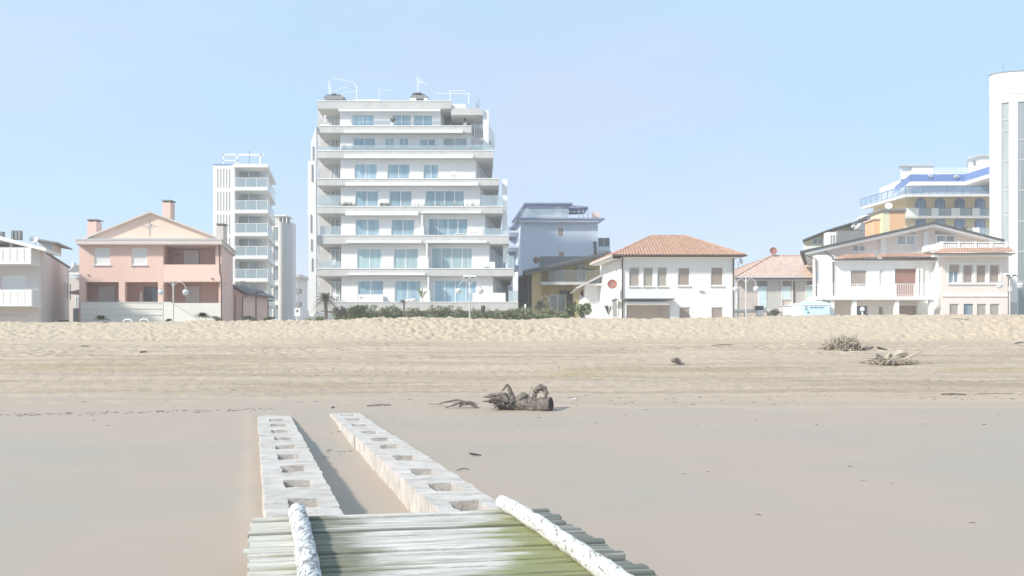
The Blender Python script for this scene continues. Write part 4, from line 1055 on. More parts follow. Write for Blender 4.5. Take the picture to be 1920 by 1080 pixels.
# ---- yellow house
Yy_ = 76
yh = root('yellow_house', 'ochre yellow house under a dark sloping roof, with a planted balcony', 'house', base(1050, Yy_))
b = MB(); b.pp([(981, 507), (1146, 470.5), (1147, 475.5), (981, 512.5)], Yy_ - 1.5, 10); b.build('roof', 'dark_grey', yh)
b = MB(); b.pp([(984, 512.8), (1130, 479.5), (1130, 482), (984, 515)], Yy_ - 1.3, 1.3); b.build('fascia', 'mid_grey', yh)
b = MB(); b.pp([(997, 640), (997, 511.5), (1132, 482), (1132, 640)], Yy_ + 1.6, 8); b.build('wall', 'yellow_wall', yh)
b = MB(); b.pp([(997, 640), (997, 511), (1015, 507), (1015, 640)], Yy_, 1.58); b.build('wall', 'yellow_wall', yh); part_pb('wall', 'yellow_wall', yh, 1075, 532, 1098, 640, Yy_, 1.58)
b = MB(); b.pp([(972, 640), (972, 517), (997, 513), (997, 640)], Yy_ + 2, 6); b.build('wall', 'mid_grey', yh)
b = MB(); b.pb(973, 520, 988, 640, Yy_ + 1.8, .15); b.pb(994.5, 517, 997, 640, Yy_ + 1.6, .3); b.build('dark_door', 'dark_brown', yh)
part_pb('balcony_slab', 'slab_grey', yh, 1014, 528.5, 1099, 533.6, Yy_ - 1.2, 2.8)
window(yh, 1031, 504, 1060, 527, Yy_ + 1.5, 'gd2', 0); window(yh, 1082, 497, 1098, 527, Yy_ + 1.5, 'gd1', 0)
b = MB(); hbar(b, 1028, 1128, 507, Yy_ - 1.2, .06); hbar(b, 1028, 1128, 527.5, Yy_ - 1.2, .06); bars(b, 1028, 1128, 507, 528, Yy_ - 1.2, 46, .035); b.build('railing', 'mid_grey', yh)
window(yh, 1030, 552, 1061, 585, Yy_ + 1.5, 'gg2', 0); part_pb('door', 'dark_brown', yh, 1063, 546, 1074, 590, Yy_ + 1.5, .1)
b = MB(); b.pb(1049, 545, 1055, 552, Yy_ + 1.4, .15); b.pb(1056.5, 545, 1062, 552, Yy_ + 1.4, .15); b.build('meter_box', 'dark_grey', yh)
b = MB(); b.pb(1012, 480.5, 1110, 515, Yy_ + 9, 3); b.build('rear_roof', 'mid_grey', yh, label='flat grey rear roof block')
# ring sculpture
b = MB(); c = W(1022, 561, Yy_ - .6); b.tube([c + Vector((math.cos(a), 0, math.sin(a))) * .36 for a in np.linspace(0, 6.283, 25)], .045, 6); b.tube([c + Vector((0, 0, -.36)), W(1022, 600, Yy_ - .6)], .03, 6)
b.build('ring_lamp', 'metal_light', None, 'pale metal ring lamp in front of the yellow house', 'lamp', org=W(1022, 600, Yy_ - .6))
disc_dish('satellite_dish', 'brown satellite dish above the left end of the yellow house roof', 1005, 488.5, Yy_ + 1, 6.5, 'dish_brown', face=(.3, -1, .2))
disc_dish('satellite_dish', 'brown satellite dish on the gable between the yellow house and the white annex', 1094.5, 550, 63, 7, 'dish_brown', face=(.1, -1, .2))
b = MB()
for _ in range(60):
    x = random.choice([1080, 1092, 1100, 1106, 1112]) + random.uniform(-2.5, 2.5); leaf_cluster(b, W(x, 506 + random.uniform(-2, 1), Yy_ - 1.1), (.12, .1, .12), 6, .09)
b.build('balcony_plants', 'foliage', yh)

# ---- white annex
wa = root('white_annex', 'low white gabled annex tucked against the left side of the white villa', 'annex', base(1110, 62))
b = MB(); b.pp([(1096, 640), (1096, 534), (1102, 529), (1131, 516), (1131, 640)], 62, 5); b.build('wall', 'white_cool', wa)
b = MB(); b.pp([(1080, 539), (1128, 514), (1129, 518), (1082, 541.5)], 61, 6.5); b.build('roof', 'slab_grey', wa)
b = MB(); b.pb(1098, 531.5, 1129, 535, 61.2, .79); b.build('gutter', 'white', wa)
window(wa, 1124, 546, 1128.5, 575, 62, 'gg2', -.02); window(wa, 1103, 548, 1119, 573, 62, 'sw', -.02)

# ---- white villa
Yv = 56
vi = root('white_villa', 'white two-storey villa with a terracotta hipped roof and beige shutters', 'villa', base(1270, Yv))
wv = [(1180, 501, 1199, 537, 'sb'), (1206.6, 501, 1224.6, 537, 'sb'), (1232.7, 501, 1250.6, 537, 'sb'), (1271, 501, 1294, 536, 'st'), (1332.8, 500, 1356.7, 536, 'st')]
facade(vi, 1166, 480, 1377.3, 575.4, Yv, wv, 'white', sill=True, opens=[(1174, 567, 1256.4, 575.5)])
facade(vi, 1166, 575.4, 1377.3, 640, Yv, [(1272.6, 575.4 + .3, 1295, 612, 'st'), (1334, 575.7, 1356.8, 612, 'st')], 'white', opens=[(1174, 575, 1256.4, 640)])
part_pb('wall', 'white', vi, 1167, 481, 1377, 565, Yv + .31, 5.2, -.85)
part_pb('wall', 'white', vi, 1258, 565.2, 1377, 640, Yv + .31, 5.2, -.85)
part_pb('wall', 'white', vi, 1166.5, 565.2, 1173.5, 640, Yv + .31, 5.2, -.85)
part_pb('porch_wall', 'wall_blush', vi, 1176, 566, 1258, 640, Yv + 2.3, .3)
# left flank with slit windows
A = W(1166, 640, Yv) + Vector((-.046, .285, 0)); D_ = Vector((-.9, 5.5, 0)); zt = W(0, 481, Yv).z
b = MB(); nX = [0, .16, .20, .42, .46, .62, .66, .78, .82, 1.0]
zs = [A.z, W(0, 541, Yv).z, W(0, 502, Yv).z, zt]
b.grid(A + Vector((-.02, 0, 0)), D_, (0, 0, 1), (.3, 0, 0), nX, [z - A.z for z in zs], lambda u, v: not (zs[1] - A.z < v < zs[2] - A.z and any(a < u < c_ for a, c_ in ((.16, .2), (.42, .46), (.62, .66), (.78, .82)))))
b.build('wall', 'white', vi)
for a in (.16, .42, .62, .78):
    q = MB(); P = A + D_ * a + Vector((.1, 0, zs[1] - A.z)); q.hexa([P, P + D_ * .04, P + D_ * .04 + Vector((0, 0, zs[2] - zs[1])), P + Vector((0, 0, zs[2] - zs[1]))], (.05, 0, 0)); q.build('window', 'glass_dark', vi)
# hipped tile roof
ze = W(0, 478.5, Yv - .8).z
EA = W(1148, 478.5, Yv - .8); EB = W(1396.5, 478.5, Yv - .8)
RD = W(1221, 443.5, Yv + 2.6); RC = W(1285, 443.5, Yv + 2.6)
BL = EA + Vector((-.95, 6.0, 0)); BR = EB + Vector((-.95, 7.0, 0))
b = MB(); tile_roof(b, EA, EB, RC, RD, .23, .085, .40); ta = b
tile_roof(ta, BL, EA, RD, RD + Vector((-.0, .3, 0)), .22, .05, .4)
tile_roof(ta, EB, BR, RC + Vector((-.1, .5, 0)), RC, .22, .05, .4)
rf = ta.build('roof', 'tiles', vi)
b = MB(); b.poly([BL, EA, EB, BR]); b.poly([BL + Vector((0, 0, .0)), BR, RC, RD]); b.build('roof_underside', 'off_white', vi)
b = MB()
for p, q in ((EA, RD), (RD, RC), (RC, EB), (BL, RD)):
    b.tube([p + Vector((0, 0, .05)), q + Vector((0, 0, .05))], .085, 8)
b.build('ridge_tiles', 'tiles', rf)
b = MB(); b.tube([EA + Vector((0, -.08, -.03)), EB + Vector((.15, -.08, -.03))], .075, 8); b.pb(1149, 479.6, 1397, 481.4, Yv - .78, .1); b.build('gutter', 'gutter', vi)
b = MB(); b.tube([EA + Vector((-.05, 0, -.05)), BL + Vector((-.05, 0, -.05))], .085, 8); b.build('gutter', 'off_white', vi)
b = MB(); b.hexa([EA + Vector((.1, .1, -.14)), EB + Vector((-.1, .1, -.14)), EB + Vector((-.1, .9, -.14)), EA + Vector((.1, .9, -.14))], (0, 0, .04)); b.hexa([EA + Vector((.05, .1, -.14)), EA + Vector((.8, .1, -.14)), BL + Vector((.8, 0, -.14)), BL + Vector((.05, 0, -.14))], (0, 0, .04)); b.build('soffit', 'white', vi)
b = MB(); pline(b, [(1170, 482.5), (1166.8, 488), (1166.8, 600)], Yv - .1, .05); b.build('downpipe_or_shadow_line', 'gutter', vi)
b = MB(); pline(b, [(1379, 482), (1375, 488), (1375, 600)], Yv - .1, .05); b.build('downpipe_or_shadow_line', 'gutter', vi)
b = MB(); b.pb(1168, 559.2, 1266, 560.8, Yv - 1.0, 1.0); b.build('canopy', 'mid_grey', vi)
b = MB(); b.pb(1174.5, 566, 1256, 568.5, Yv - .7, .69)
nsc = 14
for i in range(nsc):
    xa = 1174.5 + 81.5 * i / nsc; xb = xa + 81.5 / nsc; b.pp([(xa, 568.6), (xb, 568.6), (xb, 571), ((xa + xb) / 2, 572.4), (xa, 571)], Yv - .7, .03)
b.build('awning', 'white', vi)
b = MB(); b.pb(1311, 544.4, 1320, 546.2, Yv - .15, .15); b.build('wall_lamp', 'slab_grey', vi)
disc_dish('satellite_dish', 'large red satellite dish on the left flank of the white villa', 1148, 533, Yv - .3, 9, 'dish_red', face=(-.1, -1, .15))
disc_dish('satellite_dish', 'small blue-grey satellite dish under the right eave of the white villa', 1389, 490, Yv + 1, 5.5, 'metal_light', face=(.8, -1, .2))
b = MB(); [b.tube([W(1149 + 2 * i, 561 - i, Yv + .5), W(1150 + 2 * i, 600, Yv + .5)], .03, 5) for i in range(4)]; b.pp([(1148, 562.5), (1160, 560), (1160, 561.5), (1148, 564)], Yv - .2, 1.0)
b.build('porch_canopy', 'dark_grey', vi)
pot_plant('potted_plant', 'spiky dark potted plant by the left flank of the white villa', 1141, 600, Yv - 1, 1.0, .55, 'dark_grey')
b = MB(); b.pb(1110, 594, 1166, 606, Yv - 1.5, .2); b.build('garden_wall', 'white', None, 'low cream garden wall at the left foot of the white villa', 'wall', org=base(1140, Yv - 1.5))

# ---- small tiled house
Ys_ = 66
th_ = root('tiled_bungalow', 'low grey-walled house with a faded terracotta roof and pale blue shutters', 'bungalow', base(1450, Ys_))
facade(th_, 1381, 521, 1526, 640, Ys_, [(1422.6, 537.6, 1438, 578, 'door'), (1466.7, 537.6, 1483, 563, ''), (1512, 535, 1527, 570, '')][:0], 'cornice')
for x0, y0, x1, y1, nm in ((1422, 537, 1438, 578, 'door'), (1466.7, 537, 1483, 563, 'window'), (1511.5, 535, 1527, 563, 'window')):
    q = MB(); q.pb(x0, y0, x1, y1, Ys_ - .06, .05); o = q.build(nm, 'white_frame', th_)
    q = MB(); q.pb(x0 + 1.2, y0 + 1.2, x1 - 1.2, y1 - 1.2, Ys_ - .09, .03); q.build('shutter', 'aqua', o)
    q = MB(); q.pb(x0, 526, x1, y0 - .5, Ys_ - .05, .045); q.build('recess_panel', 'mid_grey', th_)
for x in (1381, 1465, 1485, 1510): part_pb('pilaster', 'white', th_, x, 524, x + 1.8, 600, Ys_ - .12, .11)
part_pb('panel', 'slab_grey', th_, 1439, 527, 1464, 600, Ys_ - .05, .04); part_pb('panel', 'slab_grey', th_, 1489, 527, 1509, 600, Ys_ - .05, .04)
A_ = W(1378.5, 520, Ys_ - .8); B_ = W(1528, 520, Ys_ - .8); D2 = W(1446, 480.5, Ys_ + 3.6); C2 = W(1560, 480.5, Ys_ + 3.6)
b = MB(); tile_roof(b, A_, W(1545, 520, Ys_ - .8), C2, D2, .24, .05, .4); tile_roof(b, A_ + Vector((-1.8, 7, 0)), A_, D2, D2 + Vector((-.1, .5, 0)), .24, .05, .4); r2 = b.build('roof', 'tiles_old', th_)
b = MB(); b.tube([A_ + Vector((0, 0, .05)), D2 + Vector((0, 0, .05))], .09, 8); b.tube([D2 + Vector((0, 0, .05)), C2 + Vector((0, 0, .05))], .09, 8); b.build('ridge_tiles', 'tiles_old', r2)
b = MB(); b.pb(1379, 520.5, 1528, 523.5, Ys_ - .85, .12); b.build('gutter', 'gutter', th_)
b = MB(); b.pb(1381, 523, 1527, 525.5, Ys_ - .7, .69); b.build('soffit', 'off_white', th_)
part_pb('wall', 'cornice', th_, 1382, 524, 1526, 640, Ys_ + .31, 6, 2)
b = MB(); pline(b, [(1489, 524), (1488.5, 560), (1488.5, 600)], Ys_ - .15, .05); b.build('downpipe_or_shadow_line', 'gutter', th_)
disc_dish('satellite_dish', 'round red satellite dish on the ridge of the faded terracotta roof', 1449.7, 470.7, Ys_ + 3.4, 7, 'dish_red', face=(.05, -1, .1))
b = MB(); b.pb(1381, 580, 1446, 584, 62, 2.5); o = b.build('slab', 'white', (tr_ := root('raised_terrace', 'raised white terrace with thin railings beside the villa', 'terrace', base(1410, 62))))
b = MB(); [b.pb(x, 584, x + 2, 610, 62.1, .3) for x in (1383, 1397, 1427, 1440)]; b.build('post', 'white', tr_)
b = MB(); hbar(b, 1385, 1466, 561.5, 62.1, .03); bars(b, 1385, 1466, 561.5, 582, 62.1, 7, .03); b.build('railing', 'metal_light', tr_)
part_pb('planter_box', 'dark_grey', None, 1418.5, 573.5, 1432, 581, 61.6, .5, label='dark planter box on the raised white terrace', cat='planter', org=W(1425, 581, 61.6))
part_pb('white_plinth', 'white', None, 1421.5, 582, 1432, 610, 61.2, .5, label='white plinth below the dark planter box', cat='plinth', org=base(1427, 61.2))
def cabinet(label, x0, x1, y0, y1, Yc, m):
    rt = root('garden_cabinet', label, 'cabinet', W((x0 + x1) / 2, y1, Yc))
    part_pb('body', m, rt, x0, y0, x1, y1, Yc, .9); part_pb('door', 'white_frame', rt, x0 + 1.5, y0 + 2, (x0 + x1) / 2 - .5, y1 - 1.5, Yc - .03, .03); part_pb('door', 'white_frame', rt, (x0 + x1) / 2 + .5, y0 + 2, x1 - 1.5, y1 - 1.5, Yc - .03, .03); part_pb('lid', m, rt, x0 - .8, y0 - 1.6, x1 + .8, y0 - .1, Yc - .06, 1.0)
cabinet('small white two-door cabinet right of the grey shrub', 1469, 1485.5, 574, 592.5, 57, 'off_white')
cabinet('taller white cabinet next to the pale blue kiosk', 1487, 1503.5, 570, 592.5, 56.8, 'white')
ki = root('beach_kiosk', 'pale aqua low kiosk counter with blue writing beside the cream house', 'kiosk', base(1530, 55.5))
b = MB(); b.pp([(1504.5, 592.8), (1556, 590), (1556, 568.5), (1548, 566), (1512, 566), (1504.5, 569)], 55.3, 1.6); b.build('body', 'aqua', ki)
b = MB(); b.pp([(1510, 566), (1516, 563.6), (1540, 563.6), (1544, 566)], 55.4, 1.2); b.build('canopy', 'white', ki)
b = MB(); b.pp([(1505, 570.5), (1555.5, 570), (1555.5, 572), (1505, 572.5)], 55.26, .03); b.build('trim', 'white', ki)
b = MB(); b.pp([(1506, 593.4), (1556.5, 590.6), (1556.5, 592.2), (1506, 595)], 55.25, 1.6); b.build('skid', 'dark_grey', ki)
b = MB()
for i, wd_ in enumerate((3.2, 2.4, 3.6, 2.0, 3.0, 2.8, 2.2)):
    x = 1519 + i * 4.0; b.pp([(x, 577.6), (x + wd_, 577.4), (x + wd_, 575), (x, 575.2)], 55.27, .02)
b.build('lettering', 'glass_blue', ki)
b = MB(); [b.ball(W(x, y, 55.27), .05, 8, 5) for x, y in ((1511.5, 575), (1510, 579), (1513, 579.6), (1514, 586), (1516, 585))]; b.build('emblem', 'door_blue', ki)
# ---- cream house on the right
Yc = 56
ch = root('cream_house', 'large cream house with a wide low gable, balcony railing and tiled mini roofs', 'house', base(1690, Yc))
Yu = Yc + 3.2
# upper gabled storey
facade(ch, 1564, 487, 1768, 640, Yu - 1.7, [(1595, 505, 1626, 538.7, 'st'), (1649, 503.5, 1658, 540.8, 'sw'), (1678, 502.5, 1719, 557, 'sr', 'door'), (1741.5, 499, 1750, 536.5, 'sw'), (1647, 574, 1657, 592, 'st')], 'white', opens=[(1596, 574, 1627, 640), (1686, 573, 1720, 640)])
part_pb('garage_shutter', 'shutter_taupe', ch, 1684, 571, 1722, 640, Yu - 1.4, .1); part_pb('window', 'glass_dark', ch, 1594, 572, 1629, 640, Yu - 1.35, .05)
part_pb('ground_wall', 'wall_blush', ch, 1564.5, 562.5, 1594, 640, Yu - 1.72, .018)
part_pb('wall', 'white', ch, 1531, 481, 1766, 640, Yu - .9, 7, 3.0)
part_pb('wall', 'white', ch, 1531, 478, 1564.2, 640, Yu - 1.68, .75)
# attic wall (gable) with three windows
zl = lambda x: 473.7 + (417 - 473.7) * (x - 1500) / 252 if x < 1752 else 417 + (450 - 417) * (x - 1752) / 131
b = MB(); b.pp([(1531, 490), (1531, zl(1531) + 5), (1752, zl(1752) + 5), (1883, zl(1883) + 5), (1886, 490)], Yu, 6, 2.8); b.build('gable_wall', 'wall_blush', ch)
for x0, y0, x1, y1 in ((1597, 459, 1622.5, 472.6), (1681, 440.7, 1716, 460.5), (1754, 440.7, 1790.5, 454.8)):
    window(ch, x0, y0, x1, y1, Yu - .02, 'gg2', -.03)
for q in ([(1754, 439), (1781, 439), (1754, 432.5)], [(1703, 438.5), (1716, 438.5), (1716, 433)]): one('gable_light', 'glass_grey', ch, lambda b: b.pp(q, Yu - .03, .02))
b = MB(); b.pb(1652, 446, 1662, 476, Yu - .25, .24); b.pb(1733, 434, 1741, 470, Yu - .25, .24); b.build('wall_pier', 'white', ch)
b = MB()
b.pp([(1500, 474.5), (1752, 419.3), (1752, 415.3), (1500, 470.5)], Yu - 1.2, 9, 3.9); b.pp([(1752, 419.3), (1884, 452.3), (1884, 449), (1752, 415.3)], Yu - 1.2, 9, 3.9)
b.build('roof', 'dark_grey', ch)
b = MB(); b.pp([(1509, 477.2), (1752, 423.6), (1752, 419.6), (1509, 473.2)], Yu - 1.1, 8.6, 3.7); b.pp([(1752, 423.6), (1880, 455.2), (1880, 451.8), (1752, 419.6)], Yu - 1.1, 8.6, 3.7); b.build('fascia', 'white', ch)
b = MB(); pline(b, [(1546, 471.5), (1562, 481), (1562.5, 555)], Yu - 1.8, .045); pline(b, [(1510, 478), (1530, 486), (1531, 598)], Yu - 1.8, .045); b.build('downpipe_or_shadow_line', 'gutter', ch)
# tiled mini roofs
Yt1 = Yu - 1.7
b = MB()
def mini(x0, y0, x1, y1, yt0, yt1, Yf, dep, m=b, ins=(6, 6)):
    A = W(x0, y0, Yf); B = W(x1, y1, Yf); C = W(x1 - ins[1], yt1, Yf + dep); D = W(x0 + ins[0], yt0, Yf + dep); tile_roof(m, A, B, C, D, .20, .05, .3)
mini(1563, 486.5, 1641, 483, 478, 477.5, Yt1 - .6, 1.5, ins=(18, 2))
mini(1641, 483, 1765, 480.5, 477, 471, Yt1 - .6, 1.5, ins=(10, 0))
mini(1753, 474.5, 1903, 472.8, 465.5, 466.2, Yc - 1.0, 1.6, ins=(16, 12))
b.build('mini_roof', 'tiles', ch)
b = MB(); b.prism([W(1753, 475.5, Yc - 1), W(1765, 481.5, Yt1 - .6), W(1765, 478.5, Yt1 - .6), W(1753, 472.5, Yc - 1)], (.1, .8, .2)); b.build('mini_roof_edge', 'cornice', ch)
b = MB(); b.pb(1563, 485.6, 1764, 487.4, Yt1 - .63, .1); b.pb(1752, 474.4, 1904, 476.4, Yc - 1.05, .1); b.build('gutter', 'gutter', ch)
b = MB(); b.pb(1565, 487.4, 1764, 490, Yt1 - .5, .49); b.pb(1757, 476.5, 1898, 480, Yc - .8, .79); b.build('eaves', 'white', ch)
# right bay
facade(ch, 1766, 478, 1889.6, 640, Yc, [(1779.9, 496, 1798, 531, 'gd2'), (1806.5, 496, 1824.6, 531, 'sp'), (1831.8, 496, 1849.7, 531, 'sp'), (1856.3, 496, 1874.5, 531, 'sp'), (1780.5, 569.5, 1798.5, 610, 'sb'), (1807, 569.5, 1825, 610, 'dk'), (1832, 569.5, 1850.5, 610, 'sb'), (1856.5, 569.5, 1875, 610, 'sb')], 'wall_blush')
part_pb('half_shutter', 'shutter_taupe', ch, 1781, 497, 1797.5, 509.5, Yc + .03, .03)
part_pb('wall', 'wall_blush', ch, 1768, 478, 1889, 640, Yc + .31, 5)
b = MB(); b.pb(1777, 531.3, 1878, 533.4, Yc - .1, .098); b.build('sill', 'white', ch)
b = MB(); b.pb(1766.5, 552.5, 1890, 556, Yc - .08, .078); b.build('string_course', 'white', ch)
b = MB(); [b.pb(x - 1.2, 494.5, x + 1.2, 531, Yc - .05, .048) for x in (1777.5, 1802.2, 1828.2, 1853, 1877)]; b.pb(1776, 492.5, 1878.5, 494.4, Yc - .05, .048); b.build('window_surround', 'white', ch)
b = MB(); b.prism([W(1766, 640, Yc), W(1766, 479, Yc), W(1750.5, 482, Yt1), W(1750.5, 640, Yt1)], (.12, .15, 0)); b.build('wall', 'white', ch)
b = MB(); [b.pb(x, 503, x + 3, 556, Yt1 - .25, .24) for x in (1720.5, 1727)]; b.build('pilaster', 'white', ch)
# terrace parapets over the mini roofs
b = MB(); b.prism([W(1728.5, 473, Yt1 + .6), W(1728.5, 463.5, Yt1 + .6), W(1765, 454, Yc + .4), W(1765, 466, Yc + .4)], (.1, .1, 0)); b.build('parapet', 'white', ch)
b = MB()
b.pb(1766, 453.5, 1889, 455.2, Yc + .35, .2); b.pb(1766, 464, 1889, 466, Yc + .35, .2)
for i in range(31):
    x = 1767 + i * 4; b.tube([W(x, 464, Yc + .45), W(x, 461, Yc + .45), W(x, 458, Yc + .45), W(x, 455, Yc + .45)], [.045, .075, .05, .04], 6)
for x in (1766, 1797, 1828, 1858, 1886): b.pb(x, 452.6, x + 3.4, 466.2, Yc + .33, .26)
b.build('balustrade', 'white', ch)
part_pb('parapet_panel', 'off_white', ch, 1767, 455.3, 1888, 464, Yc + .6, .05)
# balcony
part_pb('balcony_slab', 'white', ch, 1532, 555.5, 1752, 562, Yt1 - 1.9, 1.88)
b = MB(); hbar(b, 1533, 1751, 532.5, Yt1 - 1.85, .04); hbar(b, 1533, 1751, 553, Yt1 - 1.85, .03); bars(b, 1534, 1750, 533, 555, Yt1 - 1.85, 64, .014)
for x in (1534, 1570, 1609, 1645, 1680, 1715, 1750): b.pb(x - .8, 532, x + .8, 555.5, Yt1 - 1.87, .05)
b.tube([W(1534, 532.5, Yt1 - 1.85), W(1534, 532.5, Yt1 - 1.85) + Vector((0, 1.7, 0))], .02, 5)
b.build('railing', 'white_frame', ch)
[part_pb('column', 'white', ch, x0, 562, x1, 640, Yt1 - 1.75, .3) for x0, x1 in ((1557, 1564.5), (1599, 1606.5), (1678.5, 1686), (1744, 1751))]
b = MB(); b.pb(1684, 568.5, 1722, 572.5, Yt1 - .15, .13); b.build('lintel', 'off_white', ch)
chim = root('roof_turret', 'square orange chimney block with a grey cap behind the cream house ridge', 'chimney', W(1676, 430, 66))
b = MB(); b.pb(1668, 395, 1697, 440, 66, 2.2); b.build('stack', 'orange_wall', chim)
b = MB(); b.pb(1654.5, 395.5, 1667.9, 440, 66.01, 2.2); b.build('stack', 'lemon', chim)
b = MB(); b.pb(1652, 391.5, 1700, 394.8, 65.8, 2.6); b.build('cap', 'mid_grey', chim)
b = MB(); b.pb(1640, 411.5, 1654.3, 440, 66.4, 1.8); b.build('side_stack', 'orange_wall', chim); 
b = MB(); b.pb(1638, 409, 1654.3, 411.4, 66.3, 2.0); b.build('side_cap', 'pink_dark', chim)
disc_dish('satellite_dish', 'white satellite dish on top of the orange chimney block', 1666, 386.5, 66.5, 6.5, 'white', face=(-.4, -1, .5))
pot_plant('potted_plant', 'small potted shrub peeping over the right slope of the cream house roof', 1808, 443, 64.5, .6, .4, 'foliage_grey')
tr = root('tall_lamp', 'white round lantern on a short post by the cream house columns', 'lamp', base(1617, 50))
b = MB(); b.tube([base(1617, 50), W(1617, 583, 50)], .05, 8); b.build('post', 'white', tr); b = MB(); b.tube([W(1617, 584, 50), W(1617, 582, 50), W(1617, 578, 50), W(1617, 575.5, 50)], [.08, .15, .15, .06], 12); b.build('lantern', 'globe', tr)

# ---- olive-yellow house with dark roof behind
oy = root('lemon_house', 'pale lemon house with a dark roof and dormer, behind the left of the cream house', 'house', base(1560, 74))
b = MB(); b.pp([(1507, 640), (1507, 450), (1552, 431), (1620, 412), (1680, 412), (1680, 640)], 76, 8, 3.3); b.build('wall', 'lemon', oy)
b = MB(); b.pp([(1505, 452), (1505, 449.4), (1552, 430.5), (1625, 408.5), (1626, 411), (1552, 433.4)], 75, 8, 3.5); b.build('roof', 'dark_grey', oy)
b = MB(); b.pp([(1570, 456), (1570, 433), (1678, 431.5), (1684, 440), (1684, 470)], 73, 1.5); b.build('mansard', 'mid_grey', oy)
b = MB(); b.pb(1552.5, 435, 1569.5, 470, 73.2, 1); b.build('dormer', 'white', oy); window(oy, 1555.5, 440, 1567, 462, 73.2, 'gg2', -.03)
window(oy, 1522, 447, 1543, 459, 76, 'gg2', -.05); part_pb('balcony_band', 'white', oy, 1510, 461, 1550, 469, 75, .5)
b = MB(); b.pb(1600, 415, 1640, 431, 75.5, .4); b.pb(1624, 402.5, 1639, 405, 75.2, 2); b.build('upper_wall', 'white_cool', oy); 
b = MB(); b.pb(1626, 405, 1638, 418, 75.3, 2); b.build('chimney', 'mid_grey', oy)
b = MB()
for i in range(9): b.ball(W(1602 + random.uniform(-4, 12), 425 + random.uniform(-6, 5), 75.2), random.uniform(.12, .22), 7, 5, jit=.5)
b.build('roof_units', 'off_white', oy)

# ---- hotel with arched windows
Yh = 100
ho = root('arched_hotel', 'yellow hotel with arched blue doors and a blue glass roof terrace', 'hotel', base(1780, Yh))
facade(ho, 1698, 362, 1880, 640, Yh, [], 'yellow_pale', th=.3, opens=[])
b = MB(); b.prism([W(1698, 640, Yh), W(1698, 364, Yh), W(1637, 385, 112), W(1637, 640, 112)], (4, 6, 0)); b.build('wall', 'yellow_pale', ho)
def arch(parent, xc, y0, y1, Yw, w=7.6, m='door_blue'):
    fr = MB(); pa = MB()
    pts = lambda ww, top: [(xc - ww, y1), (xc - ww, top + ww)] + [(xc - ww * math.cos(a), top + ww - ww * math.sin(a)) for a in np.linspace(.3, math.pi - .3, 8)] + [(xc + ww, top + ww), (xc + ww, y1)]
    fr.pp(pts(w + 1.6, y0 - 1.6)[::-1], Yw - .10, .08); f = fr.build('arched_door', 'hotel_blue', parent)
    pa.pp(pts(w - 1.0, y0 + 1.4)[::-1], Yw - .15, .04); pa.build('pane', 'glass_blue', f)
    q = MB(); q.pb(xc - .5, y0 + 9, xc + .5, y1, Yw - .19, .035); q.build('mullion', 'door_blue', f)
for xc in (1726.7, 1763, 1800, 1838): arch(ho, xc, 373, 405, Yh); arch(ho, xc, 410, 442, Yh); arch(ho, xc, 446, 478, Yh)
for dy in (0, 36.5):
    part_pb('balcony_slab', 'off_white', ho, 1696, 404.3 + dy, 1880, 408.5 + dy, Yh - 1.4, 1.38)
    [part_pb('balcony_parapet', 'white', ho, x0, 390 + dy, x1, 404.2 + dy, Yh - 1.38, .12) for x0, x1 in ((1700, 1723), (1746, 1760), (1783.5, 1800), (1823, 1837))]
    for x0, x1 in ((1723, 1746), (1760, 1783.5), (1800, 1823), (1837, 1875)):
        b = MB(); b.pb(x0, 391 + dy, x1, 404.2 + dy, Yh - 1.34, .03); o = b.build('balcony_glass', 'rail_glass', ho)
        b = MB(); hbar(b, x0, x1, 390.5 + dy, Yh - 1.36, .09); b.pb(x1 - 1.1, 390 + dy, x1, 404 + dy, Yh - 1.38, .08); b.build('rail', 'mid_grey', o)
# terrace slab
P1, P2, P3 = (1613.6, 391.5, 108), (1697, 367, 96.8), (1880, 366, 96.8)
b = MB(); pw = lambda p, dy=0: W(p[0], p[1] + dy, p[2])
b.prism([pw(P1, -3.2), pw(P2, -3), pw(P3, -3), W(1880, 350, 110), W(1640, 376, 116)], (0, 0, -.35)); b.build('terrace_slab', 'off_white', ho)
def glassrail(mat_, P, Q, h, n, parent, fm='door_blue'):
    A, B = pw(P), pw(Q); g = MB(); g.hexa([A, B, B + Vector((0, 0, h)), A + Vector((0, 0, h))], (0, .04, 0)); o = g.build('terrace_glass', mat_, parent)
    f = MB(); f.tube([A + Vector((0, -.03, h)), B + Vector((0, -.03, h))], .05, 5)
    for i in range(n + 1):
        q = A + (B - A) * i / n; f.tube([q, q + Vector((0, -.02, h))], .05, 4)
    f.build('terrace_rail', fm, o)
glassrail('rail_glass_blue', (1613.6, 388.5, 108), (1697, 364, 96.8), 1.15, 8, ho)
glassrail('rail_glass_blue', (1697, 364, 96.8), (1880, 363.5, 96.8), 1.0, 12, ho)
part_pb('wall', 'white', ho, 1703, 331, 1880, 366, Yh + 2.5, 8)
b = MB(); b.prism([W(1703, 366, Yh + 2.5), W(1703, 334, Yh + 2.5), W(1675, 345, 110), W(1675, 374, 110)], (3, 4, 0)); b.build('wall', 'white', ho)
for x0, x1 in ((1708, 1728), (1733, 1750), (1754, 1778), (1784, 1800), (1804, 1822), (1843, 1849)):
    window(ho, x0, 344, x1, 368, Yh + 2.45, 'g2', -.05)
b = MB(); b.pb(1736, 342, 1826, 346, Yh + 1.2, 1.2); b.build('awning', 'hotel_blue', ho)
for x in (1744, 1757, 1790): part_pb('pillar', 'white', ho, x, 345, x + 2, 366, Yh + 1.0, .3)
